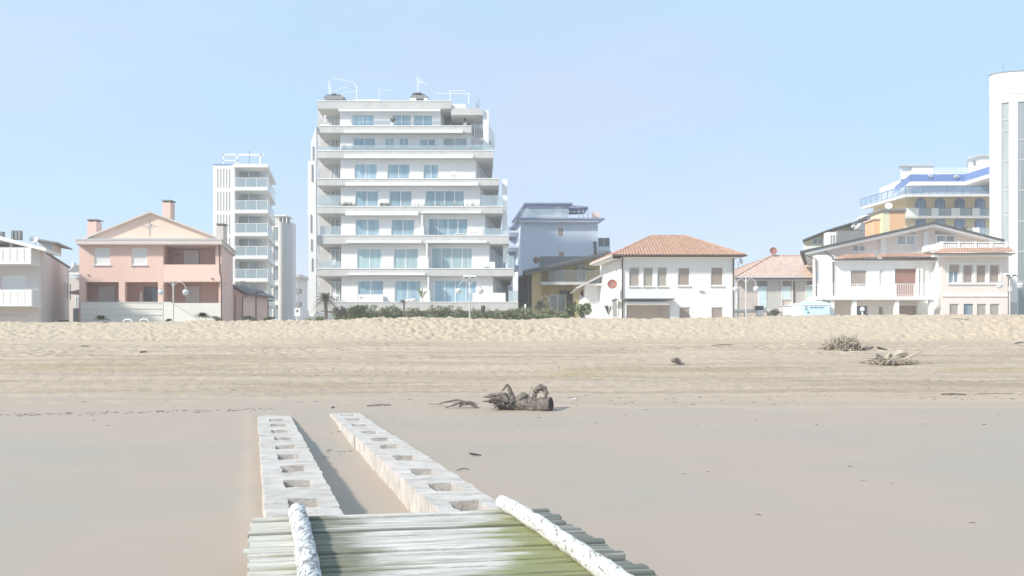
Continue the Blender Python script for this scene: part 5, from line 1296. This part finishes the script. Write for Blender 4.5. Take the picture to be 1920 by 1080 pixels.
# upper slab and dark blue band
U = [(1671.5, 350.5, 108), (1707, 341.5, 98.5), (1809, 342.5, 98.5), (1880, 323, 92)]
b = MB(); pts = [pw(u, -1.2) for u in U] + [W(1880, 320, 112), W(1680, 338, 114)]; zz = pts[1].z
b.prism([Vector((p.x, p.y, zz)) for p in pts], (0, 0, -.45)); b.build('upper_slab', 'white', ho)
b = MB(); zb = zz + .01
for a, c_ in zip(U[:-1], U[1:]):
    A, B = pw(a), pw(c_); A.z = B.z = zb; b.hexa([A, B, B + Vector((0, 0, .95)), A + Vector((0, 0, .95))], (0, .08, 0))
b.build('parapet_band', 'hotel_blue', ho)
part_pb('penthouse', 'white', ho, 1709, 311, 1749.7, 332, 103, 5, 2.7); b = MB(); b.pb(1688, 311.5, 1708.9, 336, 103.3, 5, 2.7); b.build('penthouse', 'white_cool', ho)
b = MB(); b.pb(1686, 308.8, 1751, 311, 102.8, 5.5, 3); b.build('penthouse_roof', 'slab_grey', ho)
part_pb('penthouse', 'white', ho, 1816, 294, 1880, 328, 102, 5, 3); b = MB(); b.pp([(1814, 297), (1835, 290.5), (1880, 290.5), (1880, 293), (1836, 293), (1815, 299)], 101.7, 5, 3); b.build('penthouse_roof', 'slab_grey', ho)
part_pb('vent', 'mid_grey', ho, 1825.5, 301, 1829, 309, 101.9, .08)
b = MB(); hbar(b, 1751, 1816, 315, 103, .05); hbar(b, 1751, 1816, 319.5, 103, .04); bars(b, 1751, 1816, 315, 328, 103, 20, .04); b.build('roof_railing', 'white_frame', ho)
b = MB(); b.pb(1758, 323, 1786, 329, 101, .5); b.build('skylight', 'off_white', ho)
b = MB()
for xc, ww in ((1744, 6), (1795, 8)):
    c = W(xc, 331.5, 98.38)
    for i in range(7): b.ball(c + Vector((random.uniform(-ww, ww) * .05, 0, random.uniform(-.16, .2))), .13, 7, 4, .9)
b.build('band_emblem', 'metal_light', ho)
b = MB(); pline(b, [(1832, 345), (1850, 339), (1857, 341)], 99, .08); b.build('awning_arm', 'metal_light', ho)

# ---- round tower at the right edge
Yw_ = 65.5
rt_ = root('round_tower', 'tall white round-ended tower with tall glass strips at the right edge', 'tower', base(1915, Yw_))
rad = 2.6; cx = W(1857, 0, Yw_).x + rad
def arcwall(mb, a0, a1, r0, r1, z0, z1, n=None):
    n = n or max(1, int((a1 - a0) / 6))
    for i in range(n):
        t0 = R(a0 + (a1 - a0) * i / n); t1 = R(a0 + (a1 - a0) * (i + 1) / n)
        P = lambda t, r, z: Vector((cx + r * math.sin(t), Yw_ - r * math.cos(t) * .42, z))
        mb.poly([P(t0, r1, z0), P(t1, r1, z0), P(t1, r1, z1), P(t0, r1, z1)]); mb.poly([P(t1, r0, z0), P(t0, r0, z0), P(t0, r0, z1), P(t1, r0, z1)])
        mb.poly([P(t0, r1, z1), P(t1, r1, z1), P(t1, r0, z1), P(t0, r0, z1)]); mb.poly([P(t0, r0, z0), P(t1, r0, z0), P(t1, r1, z0), P(t0, r1, z0)])
        if i == 0: mb.poly([P(t0, r0, z0), P(t0, r1, z0), P(t0, r1, z1), P(t0, r0, z1)])
        if i == n - 1: mb.poly([P(t1, r1, z0), P(t1, r0, z0), P(t1, r0, z1), P(t1, r1, z1)])
Zr = lambda y: ZC + (HZ - y) / F * (Yw_ - rad * .42)
z_top, z_r1, z_r2, z_bot = Zr(133.5), Zr(156), Zr(175), ZG - .3
asn = lambda x: min(range(-900, 901), key=lambda a: abs((cx + rad * math.sin(R(a / 10))) / (Yw_ - .42 * rad * math.cos(R(a / 10))) * F + 960 - x)) / 10
a1, a2, a3 = asn(1876.5), asn(1891.5), asn(1908)
b = MB(); arcwall(b, -100, a1, rad - .4, rad, z_bot, z_r2 - .0); arcwall(b, a1, a2, rad - .4, rad, Zr(190), z_r2); arcwall(b, a2, a3, rad - .4, rad, z_bot, z_r2); arcwall(b, a3, 48, rad - .4, rad, Zr(190), z_r2); arcwall(b, 48, 100, rad - .4, rad, z_bot, z_r2)
b.build('wall', 'white', rt_)
b = MB(); arcwall(b, -100, 100, rad - .5, rad + .05, z_r2 + .03, z_r1 - .03); arcwall(b, -100, 100, rad - .5, rad + .02, z_r1, z_top); b.build('crown', 'white', rt_)
b = MB(); arcwall(b, -100, 100, rad - .5, rad - .03, z_r2 - .01, z_r2 + .04); arcwall(b, -100, 100, rad - .5, rad - .03, z_r1 - .04, z_r1 + .01); arcwall(b, -100, 100, rad - .6, rad + .08, z_top, z_top + .07); b.build('crown_joint', 'mid_grey', rt_)
b = MB(); arcwall(b, -110, 110, .0, rad - .35, z_top - .35, z_top - .15); b.build('roof', 'off_white', rt_)
for aa, ab, ys in ((a1, a2, (190, 223, 244, 301, 348, 357, 396, 405, 460, 520, 600)), (a3, 48, (190, 262, 300, 357, 415, 472, 530, 600))):
    g = MB(); arcwall(g, aa + .3, ab - .3, rad - .34, rad - .22, z_bot, Zr(190)); o = g.build('glass_strip', 'glass_grey', rt_)
    g = MB()
    for y in ys[1:]: arcwall(g, aa + .3, ab - .3, rad - .22, rad - .15, Zr(y), Zr(y) + .10)
    arcwall(g, aa, aa + 1.2, rad - .22, rad - .1, z_bot, Zr(190)); arcwall(g, ab - 1.2, ab, rad - .22, rad - .1, z_bot, Zr(190))
    if ab > 40: arcwall(g, 20, 21.5, rad - .22, rad - .12, z_bot, Zr(190))
    g.build('mullion', 'metal_light', o)
b = MB(); arcwall(b, a2 + .5, a3 - .5, rad + .003, rad + .03, z_bot, Zr(567)); b.build('plinth', 'slab_grey', rt_)
b = MB(); b.tube([W(1881, 134, Yw_ - 1), W(1881, 118, Yw_ - 1)], .02, 5); b.build('lightning_rod', 'mid_grey', rt_)
b = MB(); b.prism([(cx + .4, Yw_ + .8, z_bot), (cx + 9, Yw_ + .8, z_bot), (cx + 20, Yw_ + 12, z_bot), (cx + 10, Yw_ + 12, z_bot)], (0, 0, z_top - .4 - z_bot)); b.build('wall', 'white', rt_)

# ------------------------------------------------------------------ hills, hedge, garden plants
b = MB()
hp = [(-900, 600)] + [(x, 588 + 6 * math.sin(x * .013) - 9 * math.exp(-((x - 560) / 30) ** 2) - 6 * math.exp(-((x - 585) / 40) ** 2)) for x in range(-880, 2900, 12)] + [(2900, 640), (-900, 640)]
hb = MB(); hb.pp(hp[::-1], 420, 60); hb.build('hills', 'hill', None, kind='structure', org=(0, 420, 2))

def bush(name, label, cat, px, py, Yy, rx, rz, n, m, sz, ry=None, group=None, stem=True, flat=1.0):
    c = W(px, py, Yy); rxm, rzm = rx / F * Yy, rz / F * Yy
    rt = root(name, label, cat, (c.x, Yy, ZG), group); b = MB()
    for _ in range(max(4, n // 60)):
        q = Vector((random.uniform(-.6, .6) * rxm, random.uniform(-.5, .5) * (ry or rxm), random.uniform(-.5, .5) * rzm))
        leaf_cluster(b, c + q, (rxm * .5, (ry or rxm) * .5, rzm * .55), 60, sz, flat)
    b.build('foliage', m, rt)
    if stem:
        b = MB()
        for k in range(4): b.tube([(c.x + k * .08 - .12, Yy, ZG - .1), (c.x + random.uniform(-.4, .4) * rxm, Yy + random.uniform(-.2, .2), c.z)], [.04, .015], 5)
        b.build('stem', 'trunk', rt)
    return rt
# clipped hedge in front of the tall block
b = MB(); random.seed(21)
def hedge_top(x): return 577.5 + 2.2 * math.sin(x * .05) + 2.5 * math.sin(x * .013 + 1) - (6 if 640 < x < 705 else 0) * math.sin(max(0, (x - 640)) / 65 * math.pi if x < 705 else 0) + (2 if x > 720 else 0) - (3 if x > 980 else 0)
for i in range(520):
    x = 628 + 450 * i / 519; Yy = 62 + random.uniform(-.5, .7); t = hedge_top(x)
    yy = random.uniform(t, 600)
    if noise.noise(Vector((x * .06, 3, 0))) < -.12 and yy < 590: continue
    leaf_cluster(b, W(x, yy, Yy), (.32, .35, .26), 34, .085)
hd = root('hedge', 'long low green hedge in front of the tall terraced block', 'hedge', base(850, 62))
b.build('foliage', 'foliage_pale', hd)
b = MB(); b.hexa([W(630, 612, 62.0), W(1076, 612, 62.0), W(1076, 590, 62.0), W(630, 590, 62.0)], (0, .5, 0)); b.build('inner_branches', 'foliage', hd)
bush('shrub', 'loose dark shrub at the left end of the hedge under the tall block', 'shrub', 636, 584, 60.5, 14, 14, 500, 'foliage_grey', .09)
bush('shrub', 'rounded green shrub rising above the hedge, right of the left end', 'shrub', 672, 582, 60.8, 20, 13, 800, 'foliage', .09)
bush('shrub', 'tall dark shrub by the left door of the yellow house', 'shrub', 1012, 574, 66, 14, 14, 500, 'foliage_grey', .09)
bush('shrub', 'dense dark shrub before the yellow house, next to the yucca', 'shrub', 1072, 578, 62, 12, 16, 650, 'foliage', .1)
bush('shrub', 'small grey bush at the foot of the white block, by the black street lamp', 'shrub', 470, 597, 52, 18, 7, 420, 'foliage_grey', .07)
bush('shrub', 'low green bush under the curved grey tower', 'shrub', 503, 598, 53, 12, 6, 300, 'foliage', .07)
bush('shrub', 'low scrub to the right of the small white arrow sign', 'shrub', 590, 597, 56, 24, 6, 420, 'foliage_pale', .07)
bush('shrub', 'low dune scrub in front of the stair wall of the pink house', 'shrub', 317, 600, 48, 8, 4, 180, 'foliage_grey', .06)
bush('shrub', 'low pale scrub between the pointed plant and the pink annex', 'shrub', 410, 597, 49, 13, 6, 340, 'foliage_pale', .06)
bush('shrub', 'bare grey shrub on the raised terrace beside the white cabinets', 'shrub', 1453, 585, 57, 14, 10, 700, 'foliage_grey', .06)
bush('shrub', 'weeds at the foot of the grey house side wall', 'shrub', 118, 602, 53, 14, 3, 150, 'foliage_grey', .05)
def spiky(name, label, px, py, Yy, L_, n, m, cat='plant', trunk=0, droop=.25, wid=.05, up=.2):
    c = W(px, py, Yy); rt = root(name, label, cat, (c.x, Yy, ZG)); b = MB()
    for i in range(n):
        an = random.uniform(0, 6.283); el = random.uniform(-.15 + up, 1.35); l = L_ * random.uniform(.75, 1.08)
        d = Vector((math.cos(an) * math.cos(el), math.sin(an) * math.cos(el), math.sin(el) * (.62 if name == 'agave' else 1))); sd_ = Vector((-math.sin(an), math.cos(an), 0)) * wid
        p = [c + d * l * t + Vector((0, 0, -droop * l * t * t)) for t in (0, .35, .7, 1)]
        w = (.6, 1, .8, .05)
        for k in range(3): b.poly([p[k] - sd_ * w[k], p[k] + sd_ * w[k], p[k + 1] + sd_ * w[k + 1], p[k + 1] - sd_ * w[k + 1]])
    b.build('leaves' if not trunk else 'crown', m, rt)
    if name == 'agave': return rt
    b = MB(); b.tube([(c.x, Yy, ZG - .2), (c.x + .04, Yy, (ZG + c.z) / 2), c], [trunk or .08, (trunk or .08) * .8, (trunk or .08)], 8, jit=.2); b.build('trunk', 'trunk', rt)
    return rt
spiky('agave', 'spiky grey-green plant low against the cream podium of the pink house', 189, 598, 45.8, .72, 150, 'foliage', wid=.045)
spiky('agave', 'spiky green plant at the foot of the stair wall of the pink house', 380, 593, 45.8, .72, 150, 'foliage', wid=.045)
bush('yucca', 'bright leafy yucca clump left of the white annex', 'yucca', 1094, 581, 58, 15, 15, 1500, 'foliage_pale', .15, stem=True)
# palms
def palm(label, px, py, Yy, L_, n, trunk, m='foliage_grey'):
    c = W(px, py, Yy); rt = root('palm_tree', label, 'palm tree', (c.x, Yy, ZG)); b = MB()
    for i in range(n):
        an = random.uniform(0, 6.283); el = random.uniform(-.5, 1.3); l = L_ * random.uniform(.7, 1.05)
        d = Vector((math.cos(an) * math.cos(el), math.sin(an) * math.cos(el), math.sin(el)))
        prev = c
        for k in range(1, 8):
            t = k / 7; p = c + d * l * t + Vector((0, 0, -.45 * l * t * t))
            sd_ = d.cross(Vector((0, 0, 1))); 
            if sd_.length < .1: sd_ = Vector((1, 0, 0))
            sd_.normalize(); ll = .22 * L_ * math.sin(math.pi * min(.98, t + .1))
            for s_ in (-1, 1):
                q = p + sd_ * s_ * ll + (p - prev) * 1.2 + Vector((0, 0, -.06)); e = (p - prev) * .28
                b.poly([prev, prev + e + Vector((0, 0, .01)), q])
            prev = p
    b.build('crown', m, rt)
    b = MB(); b.tube([(c.x, Yy, ZG - .2), (c.x + .05, Yy, (ZG + c.z) / 2), c + Vector((0, 0, .1))], [trunk * 1.3, trunk, trunk * 1.5], 9, jit=.25); b.build('trunk', 'trunk', rt)
palm('bushy palm tree in front of the bottom-left corner of the tall block', 610, 560, 55, 1.0, 95, .11)
palm('thin young palm in front of the second ground-floor window of the tall block', 757, 566, 55, .45, 20, .05)
palm('tiny palm sprout in front of the big right ground-floor window', 810, 574, 55, .28, 12, .03)

# ------------------------------------------------------------------ street furniture
def globe_lamp(px, top, arm, label, Yy, flood=False, drop=14, ar=14):
    c = W(px, top, Yy); rt = root('street_lamp', label, 'street lamp', (c.x, Yy, gz(c.x, Yy)), 'double-armed globe lamps along the promenade')
    k = Yy / F
    b = MB(); b.tube([(c.x, Yy, gz(c.x, Yy) - .2), (c.x, Yy, c.z)], .045, 8); b.tube([(c.x, Yy, gz(c.x, Yy) - .2), (c.x, Yy, gz(c.x, Yy) + .5)], .075, 8); b.build('pole', 'lamp_metal', rt)
    zt = W(0, arm, Yy).z
    for s_ in (-1, 1):
        pts = []
        for i in range(13):
            a = math.pi * i / 12
            pts.append(Vector((c.x + s_ * (ar * k / 1.0) * (1 - math.cos(a)) * .82, Yy, zt - drop * k + (drop * k) * math.sin(a))))
        pts[0].x = c.x
        q = MB(); q.tube([Vector((c.x, Yy, pts[0].z - .35))] + pts, .022, 6); o = q.build('arm', 'lamp_metal', rt)
        g = MB(); g.ball(pts[-1] + Vector((0, 0, -.19)), .19, 16, 10); g.build('globe', 'globe', o, smooth=True)
        g = MB(); g.tube([pts[-1] + Vector((0, 0, .04)), pts[-1] + Vector((0, 0, -.07))], [.05, .11], 10); [g.tube([pts[-1] + Vector((math.cos(t) * .2, math.sin(t) * .2, -.19 - .0)) for t in np.linspace(0, 6.283, 17)], .012, 4)]; g.build('cap', 'mid_grey', o)
    if flood:
        for s_ in (-1, 1):
            g = MB(); x = c.x + s_ * .21; z = c.z - .02
            g.hexa([(x - .17, Yy - .18, z - .1), (x + .17, Yy - .18, z - .1), (x + .17, Yy - .10, z + .10), (x - .17, Yy - .10, z + .10)], (0, .18, .03)); o = g.build('floodlight', 'white', rt)
            g = MB(); g.hexa([(x - .14, Yy - .185, z - .085), (x + .14, Yy - .185, z - .085), (x + .14, Yy - .145, z + .015), (x - .14, Yy - .145, z + .015)], (0, .01, 0)); g.build('lens', 'dark_grey', o)
        g = MB(); g.hexa([(c.x - .08, Yy - .09, c.z - 1.1), (c.x + .08, Yy - .09, c.z - 1.1), (c.x + .08, Yy - .09, c.z - .75), (c.x - .08, Yy - .09, c.z - .75)], (0, .1, 0)); g.build('control_box', 'off_white', rt)
globe_lamp(325, 528, 528.5, 'double-armed globe lamp in front of the stair wall of the pink house', 47.5)
globe_lamp(880.5, 519, 527, 'globe lamp with two floodlights on top, before the tall block', 47.5, True, 13, 12.5)
globe_lamp(1398.8, 521, 522.5, 'slim white globe lamp between the white villa and the tiled bungalow', 48.5, False, 14, 11.5)
globe_lamp(1893, 515, 517, 'globe lamp with floodlights at the right edge, by the round tower', 48.0, True, 13, 11.7)
def arm_lamp(px, top, yb, xr, Yy, label, m='metal_dark', w=.05):
    c = W(px, top, Yy); rt = root('street_light', label, 'street light', (c.x, Yy, ZG))
    b = MB(); b.tube([(c.x, Yy, ZG - .2), (c.x, Yy, c.z)], w, 8); b.tube([(c.x, Yy, c.z), (W(xr, top, Yy).x, Yy, c.z)], w * .8, 6); b.build('pole', m, rt)
    q = W(xr, top, Yy); b = MB(); b.hexa([(q.x - .45, Yy - .12, c.z - .08), (q.x + .1, Yy - .12, c.z - .08), (q.x + .1, Yy + .12, c.z - .08), (q.x - .45, Yy + .12, c.z - .08)], (0, 0, .1)); b.build('lamp_head', m, rt)
arm_lamp(479.8, 547, 600, 491, 55, 'black single-arm street light before the slender white block')
arm_lamp(502.5, 563, 600, 511, 70, 'smaller grey single-arm street light right of the black one', 'dark_grey', .05)
arm_lamp(449.5, 527.5, 600, 458, 80, 'grey street light just above the pink annex roof', 'mid_grey', .05)
b = MB()
sg = root('direction_sign', 'white rectangular sign with a dark arrow emblem, standing on the dune crest', 'sign', base(557, 47.5))
c = W(557, 595, 47.5); b.tube([(c.x, 47.6, 3.0), (c.x, 47.6, W(0, 579, 47.5).z)], .022, 6); b.build('post', 'white_frame', sg)
part_pb('board', 'white', sg, 552.2, 577.8, 562.6, 593, 47.5, .04)
b = MB(); b.pp([(554.3, 582.5), (555.4, 581.6), (557.3, 583.6), (559.2, 581.4), (560.2, 582.6), (557.3, 586)], 47.49, .008); b.pp([(556.6, 580.5), (558.2, 580.5), (557.4, 583)], 47.488, .006); b.build('arrow', 'metal_dark', sg)
part_pb('white_cabinet_box', 'white', None, 580, 588, 588.5, 592.5, 52, .4, label='small white box at the left foot of the tall block', cat='box', org=base(584, 52))
def flower_post(label, px, y, Yy):
    c = W(px, y, Yy); rt = root('wooden_post', label, 'post', (c.x, Yy, gz(c.x, Yy))); b = MB(); b.tube([(c.x, Yy, gz(c.x, Yy) - .1), (c.x, Yy, c.z)], .08, 8, jit=.1); b.build('shaft', 'trunk', rt)
    b = MB(); b.tube([(c.x, Yy, c.z - .35), (c.x, Yy, c.z)], .14, 8, jit=.2); b.build('cap', 'dark_grey', rt)
flower_post('short dark-topped post in the hedge right of the floodlit lamp', 906, 573, 48.5)
b = MB(); c = W(1044, 560, 49); b.tube([(c.x, 49, gz(c.x, 49)), (c.x, 49, W(0, 563, 49).z)], .018, 6); [b.tube([(c.x, 49, W(0, 575 - 3 * i, 49).z), (c.x + (.25 if i % 2 else -.25), 49, W(0, 569 - 3 * i, 49).z)], .012, 4) for i in range(4)]
b.build('bare_sapling', 'trunk', None, 'thin bare sapling in front of the yellow house', 'sapling', org=(c.x, 49, gz(c.x, 49)))
b = MB()
part_pb('bollard', 'white', None, 983, 570, 986.5, 600, 66, .2, label='short white bollard at the dark gap left of the yellow house', cat='bollard', org=base(985, 66))
def shell_arch(label, px, py, Yy, r):
    c = W(px, py, Yy); b = MB(); b.tube([c + Vector((math.cos(a) * r, 0, math.sin(a) * r * .55)) for a in np.linspace(-.1, math.pi + .1, 15)], .06, 7); b.build('garden_arch', 'shell', None, label, 'arch', org=c)
shell_arch('left of two pale half-buried arches under the pink house podium', 240, 603.5, 45.6, .27); shell_arch('right of two pale half-buried arches under the pink house podium', 270.5, 603.0, 45.6, .27)

# ------------------------------------------------------------------ driftwood
def at_ground(px, py):      # point of the ground seen at a pixel
    lo, hi = 5.0, 46.0; best = None; Yq = 5.0
    prev = None
    for i in range(1400):
        Yq = 5 + i * .03; X = (px - 960) / F * Yq; z = gz_fast(X, Yq); yy = HZ - (z - ZC) * F / Yq
        if yy <= py: return Vector((X, Yq, z))
    return Vector((X, Yq, z))
_ys = np.arange(5, 46, .03)
def at_ground(px, py):
    X = (px - 960) / F * _ys; z = height(X, _ys); yy = HZ - (z - ZC) * F / _ys
    i = int(np.argmax(yy <= py)); return Vector((X[i], _ys[i], z[i]))
random.seed(5)
g0 = at_ground(985, 769); sc = g0.y / F
lg = root('driftwood_log', 'thick dark driftwood log with tangled roots and a looping branch, near the pier end', 'driftwood', g0)
def L(px, py, dy=0.0): 
    Yq = g0.y + dy; return Vector(((px - 960) / F * Yq, Yq, ZC - (py - HZ) / F * Yq))
b = MB(); b.tube([L(935, 757, .25), L(955, 758, .15), L(985, 758.5, .05), L(1010, 758.5, 0), L(1033, 757.5, -.12)], [.12, .17, .185, .18, .175], 20, jit=.20); b.build('trunk', 'driftwood', lg)
b = MB(); d = (L(1033, 757.5, -.12) - L(1010, 758.5, 0)).normalized(); e = L(1033, 757.5, -.12); b.tube([e - d * .02, e + d * .02], [.165, .16], 16, jit=.15); b.build('cut_face', 'driftwood_dark', lg)
b = MB(); b.tube([L(1001, 750), L(1003, 738, .03), L(1008, 730, .05), L(1016, 727, .02), L(1022.5, 732), L(1024, 741, -.05), L(1021, 748, -.05)], [.06, .075, .085, .085, .07, .05, .03], 10, jit=.45); b.build('loop_branch', 'driftwood', lg)
b = MB(); b.tube([L(992, 746), L(993, 736), L(997, 726), L(1003, 721)], [.012, .008, .006, .004], 5); b.build('twig', 'driftwood', lg)
b = MB()
b.tube([L(962, 752), L(958, 738), L(954, 726), L(950.5, 720)], [.10, .08, .045, .02], 9, jit=.35); b.tube([L(950.5, 721), L(946, 728), L(941, 733)], [.03, .03, .015], 7, jit=.3)
b.tube([L(964, 753), L(975, 745), L(985, 741), L(990, 744)], [.07, .08, .07, .03], 9, jit=.5)
b.build('stump', 'driftwood', lg)
b = MB()
random.seed(9)
for i in range(44):
    s_ = L(random.uniform(945, 962), random.uniform(748, 762), random.uniform(-.15, .3)); t_ = L(random.uniform(903, 925), random.uniform(741, 756), random.uniform(-.3, .5))
    if i % 4 == 0: t_ = L(random.uniform(915, 935), random.uniform(757, 767), random.uniform(-.3, .2))
    if i % 6 == 0: t_ = L(random.uniform(925, 945), random.uniform(736, 743), random.uniform(-.1, .3))
    m_ = (s_ + t_) / 2 + Vector((random.uniform(-.06, .06), random.uniform(-.1, .1), random.uniform(-.02, .10)))
    b.tube([s_, m_, t_], [random.uniform(.02, .06), random.uniform(.012, .035), .006], 6, jit=.7)
b.build('roots', 'driftwood', lg)
g1 = at_ground(865, 766)
def L1(px, py, dy=0.0):
    Yq = g1.y + dy; return Vector(((px - 960) / F * Yq, Yq, ZC - (py - HZ) / F * Yq))
b = MB(); b.tube([L1(835, 764), L1(848, 760), L1(860, 755), L1(868, 754), L1(876, 758)], [.015, .03, .05, .05, .02], 7, jit=.4); b.tube([L1(860, 762), L1(872, 756), L1(884, 756), L1(897, 765)], [.03, .045, .05, .02], 7, jit=.4); b.tube([L1(879, 754), L1(888, 761), L1(896, 765)], [.04, .04, .02], 7, jit=.4)
b.tube([L1(828, 755, .3), L1(842, 753, .3), L1(856, 750, .3), L1(872, 752, .3)], [.01, .03, .03, .01], 6, jit=.4); b.tube([L1(805, 758, .3), L1(829, 757, .3)], [.008, .02], 5)
b.build('driftwood_branch', 'driftwood', None, 'flat twisted driftwood branch just left of the thick log', 'driftwood', org=g1)
# brush pile and second pile, further up
def pile(name, label, px, py, w, h, n, seed, m='driftwood_pale', extra=()):
    random.seed(seed); g = at_ground(px, py); k = g.y / F; rt = root(name, label, 'driftwood', g); b = MB(); d_ = MB()
    for i in range(n):
        an = random.uniform(0, math.pi); s_ = g + Vector((random.uniform(-.35, .35) * w * k, random.uniform(-.5, .5), .02))
        l = random.uniform(.4, 1); t_ = g + Vector((math.cos(an) * w * k * .55 * l + (s_.x - g.x) * .4, random.uniform(-.6, .6), math.sin(an) * h * k * l * random.uniform(.4, 1)))
        mm = (s_ + t_) / 2 + Vector((random.uniform(-.1, .1), random.uniform(-.1, .1), random.uniform(0, .12)))
        (b if i % 3 else d_).tube([s_, mm, t_], [random.uniform(.012, .04), random.uniform(.008, .022), .004], 5, jit=.4)
    
    for _ in range(int(n * 1.2)): leaf_cluster(b, g + Vector((random.gauss(0, .22) * w * k, random.uniform(-.4, .4), random.uniform(0, .6) * h * k * math.exp(-random.random()))), (.12, .12, .08), 5, .05)
    b.build('branches', m, rt); d_.build('branches', 'driftwood', rt)
    for pts, rr, mm in extra:
        q = MB(); q.tube([Vector((g.x + (x - px) * k, g.y + dy, g.z + (py - y) * k)) for x, y, dy in pts], rr, 9, jit=.4); q.build('limb', mm, rt)
pile('brush_pile', 'upper bushy pile of tangled grey brushwood at the foot of the dune', 1582, 657, 72, 42, 330, 3, extra=[([(1568, 657, -.2), (1600, 656.5, -.25), (1630, 652, -.2), (1636, 651, -.1)], [.05, .05, .04, .015], 'driftwood')])
pile('driftwood_pile', 'lower driftwood pile of pale stumps and long sticks, right of the brushwood', 1668, 683, 95, 20, 110, 4, extra=[
    ([(1655, 684, 0), (1649, 672, 0), (1644, 662, 0)], [.17, .12, .02], 'driftwood'), ([(1656, 684, .1), (1664, 674, .1), (1672, 660, .1)], [.12, .08, .03], 'driftwood_pale'),
    ([(1665, 684, .2), (1690, 679, .2), (1712, 668, .1), (1745, 650, 0)], [.12, .12, .05, .01], 'driftwood_pale'), ([(1700, 676, .1), (1730, 677, 0), (1760, 681, -.1)], [.03, .02, .008], 'driftwood_pale'),
    ([(1660, 652, .6), (1678, 656, .6)], [.04, .02], 'driftwood_dark'), ([(1686, 685, -.1), (1700, 682, -.1), (1718, 676, -.1)], [.05, .06, .03], 'driftwood'), ([(1674, 684, .3), (1682, 670, .3), (1700, 664, .3), (1708, 672, .3)], [.2, .22, .18, .08], 'driftwood_pale')])
pile('twig_clump', 'small dark clump of twigs on the beach left of the brushwood piles', 1268, 679, 14, 8, 26, 6, m='driftwood')
def stick(label, p0, p1, r, m='driftwood', name='stick', bend=.0):
    a = at_ground(*p0); c_ = at_ground(*p1); b = MB(); mid = (a + c_) / 2 + Vector((0, bend, .02)); b.tube([a + Vector((0, 0, r * .6)), mid + Vector((0, 0, r * .6)), c_ + Vector((0, 0, r * .6))], [r, r, r * .5], 6, jit=.4)
    b.build(name, m, None, label, 'stick', org=a)
stick('short dark stick on the wet sand right of the beams, halfway along', (881, 851), (902, 854.5), .014, 'driftwood_dark', bend=-.15)
stick('long thin branch lying left of the flat driftwood', (688, 762), (734, 760.5), .02)
stick('small dark chip on the sand at the upper end of the right beam', (621, 766), (628, 765), .015, 'driftwood_dark')
stick('faint thin twig on the sand right of the right beam', (856, 883), (880, 881), .008)
stick('thin stick on the wet sand near the right edge of the photo', (1826, 741), (1900, 739), .007, 'driftwood_dark')
stick('dark wet strand of debris on the waterline at the right', (1765, 740), (1812, 741), .014, 'driftwood_dark')
stick('thin pale stick at mid-beach above the twig clump', (1336, 648.5), (1374, 646.5), .02)
stick('thin branch on the dune face below the cream house', (1784, 598), (1822, 601), .02)
stick('short dark stick at the dune foot on the left', (152, 650), (168, 649.5), .025, 'driftwood_dark')
stick('short dark stick on the upper beach left of the slender block', (262, 661.5), (276, 660.5), .025, 'driftwood_dark')
stick('stick poking in from the right edge at mid-beach', (1903, 645), (1920, 642), .03)
b = MB(); 
for i in range(5):
    c = at_ground(random.uniform(1070, 1078), 750); b.ball(c + Vector((random.uniform(-.1, .1), 0, .02)), .035, 7, 5, .6, .4)
b.build('shell_cluster', 'shell', None, 'small cluster of white shells right of the driftwood log', 'shells', org=at_ground(1074, 750))
# loose debris along the waterline and across the beach: uncountable crumbs
b = MB(); random.seed(31)
for i in range(430):
    r_ = random.random()
    if r_ < .42: px, py = random.uniform(0, 520), 0; py = 779 - px * .022 + random.gauss(0, 1.3)
    elif r_ < .55: px, py = random.uniform(1040, 1920), random.gauss(748, 4)
    elif r_ < .68: px, py = random.uniform(620, 1300), random.gauss(757, 4)
    else: px, py = random.uniform(0, 1920), random.uniform(655, 800)
    g = at_ground(px, py); s_ = random.uniform(.005, .018); l = s_ * random.uniform(1, 5); a = random.gauss(0, .4)
    d = Vector((math.cos(a), math.sin(a), 0)) * l
    b.tube([g - d, g + Vector((0, 0, s_ * .5)), g + d], [s_ * .3, s_ * .5, s_ * .2], 4)
for i in range(26):
    px = random.choice([random.gauss(618, 5), random.gauss(640, 8), random.uniform(990, 1900)]); py = random.choice([812, 855, 845]) + random.gauss(0, 3) if px < 700 else random.uniform(790, 1000)
    g = at_ground(px, py); s_ = random.uniform(.004, .010); a = random.gauss(0, .5); d = Vector((math.cos(a), math.sin(a), 0)) * s_ * 5
    b.tube([g - d, g + Vector((0, 0, s_)), g + d], [s_ * .3, s_ * .6, s_ * .2], 4)
b.build('beach_debris', 'driftwood', None, 'crumbs of bark and wood scattered along the waterline and upper beach', 'debris', kind='stuff', org=(0, 20, 0))

# ------------------------------------------------------------------ thin sea haze
hm = bpy.data.materials.new('haze'); hm.use_nodes = True
hn = hm.node_tree; hn.nodes.remove(hn.nodes["Principled BSDF"])
pv = hn.nodes.new("ShaderNodeVolumePrincipled"); pv.inputs['Color'].default_value = (.97, .98, 1, 1); pv.inputs['Density'].default_value = 0.0013
hn.links.new(pv.outputs[0], [n for n in hn.nodes if n.type == 'OUTPUT_MATERIAL'][0].inputs['Volume'])
M['haze'] = hm
b = MB(); b.box(-3100, 3100, -60, 3100, -2, 45); b.build('haze', 'haze', None, kind='stuff')
S.cycles.volume_bounces = 1; S.cycles.volume_step_rate = 10
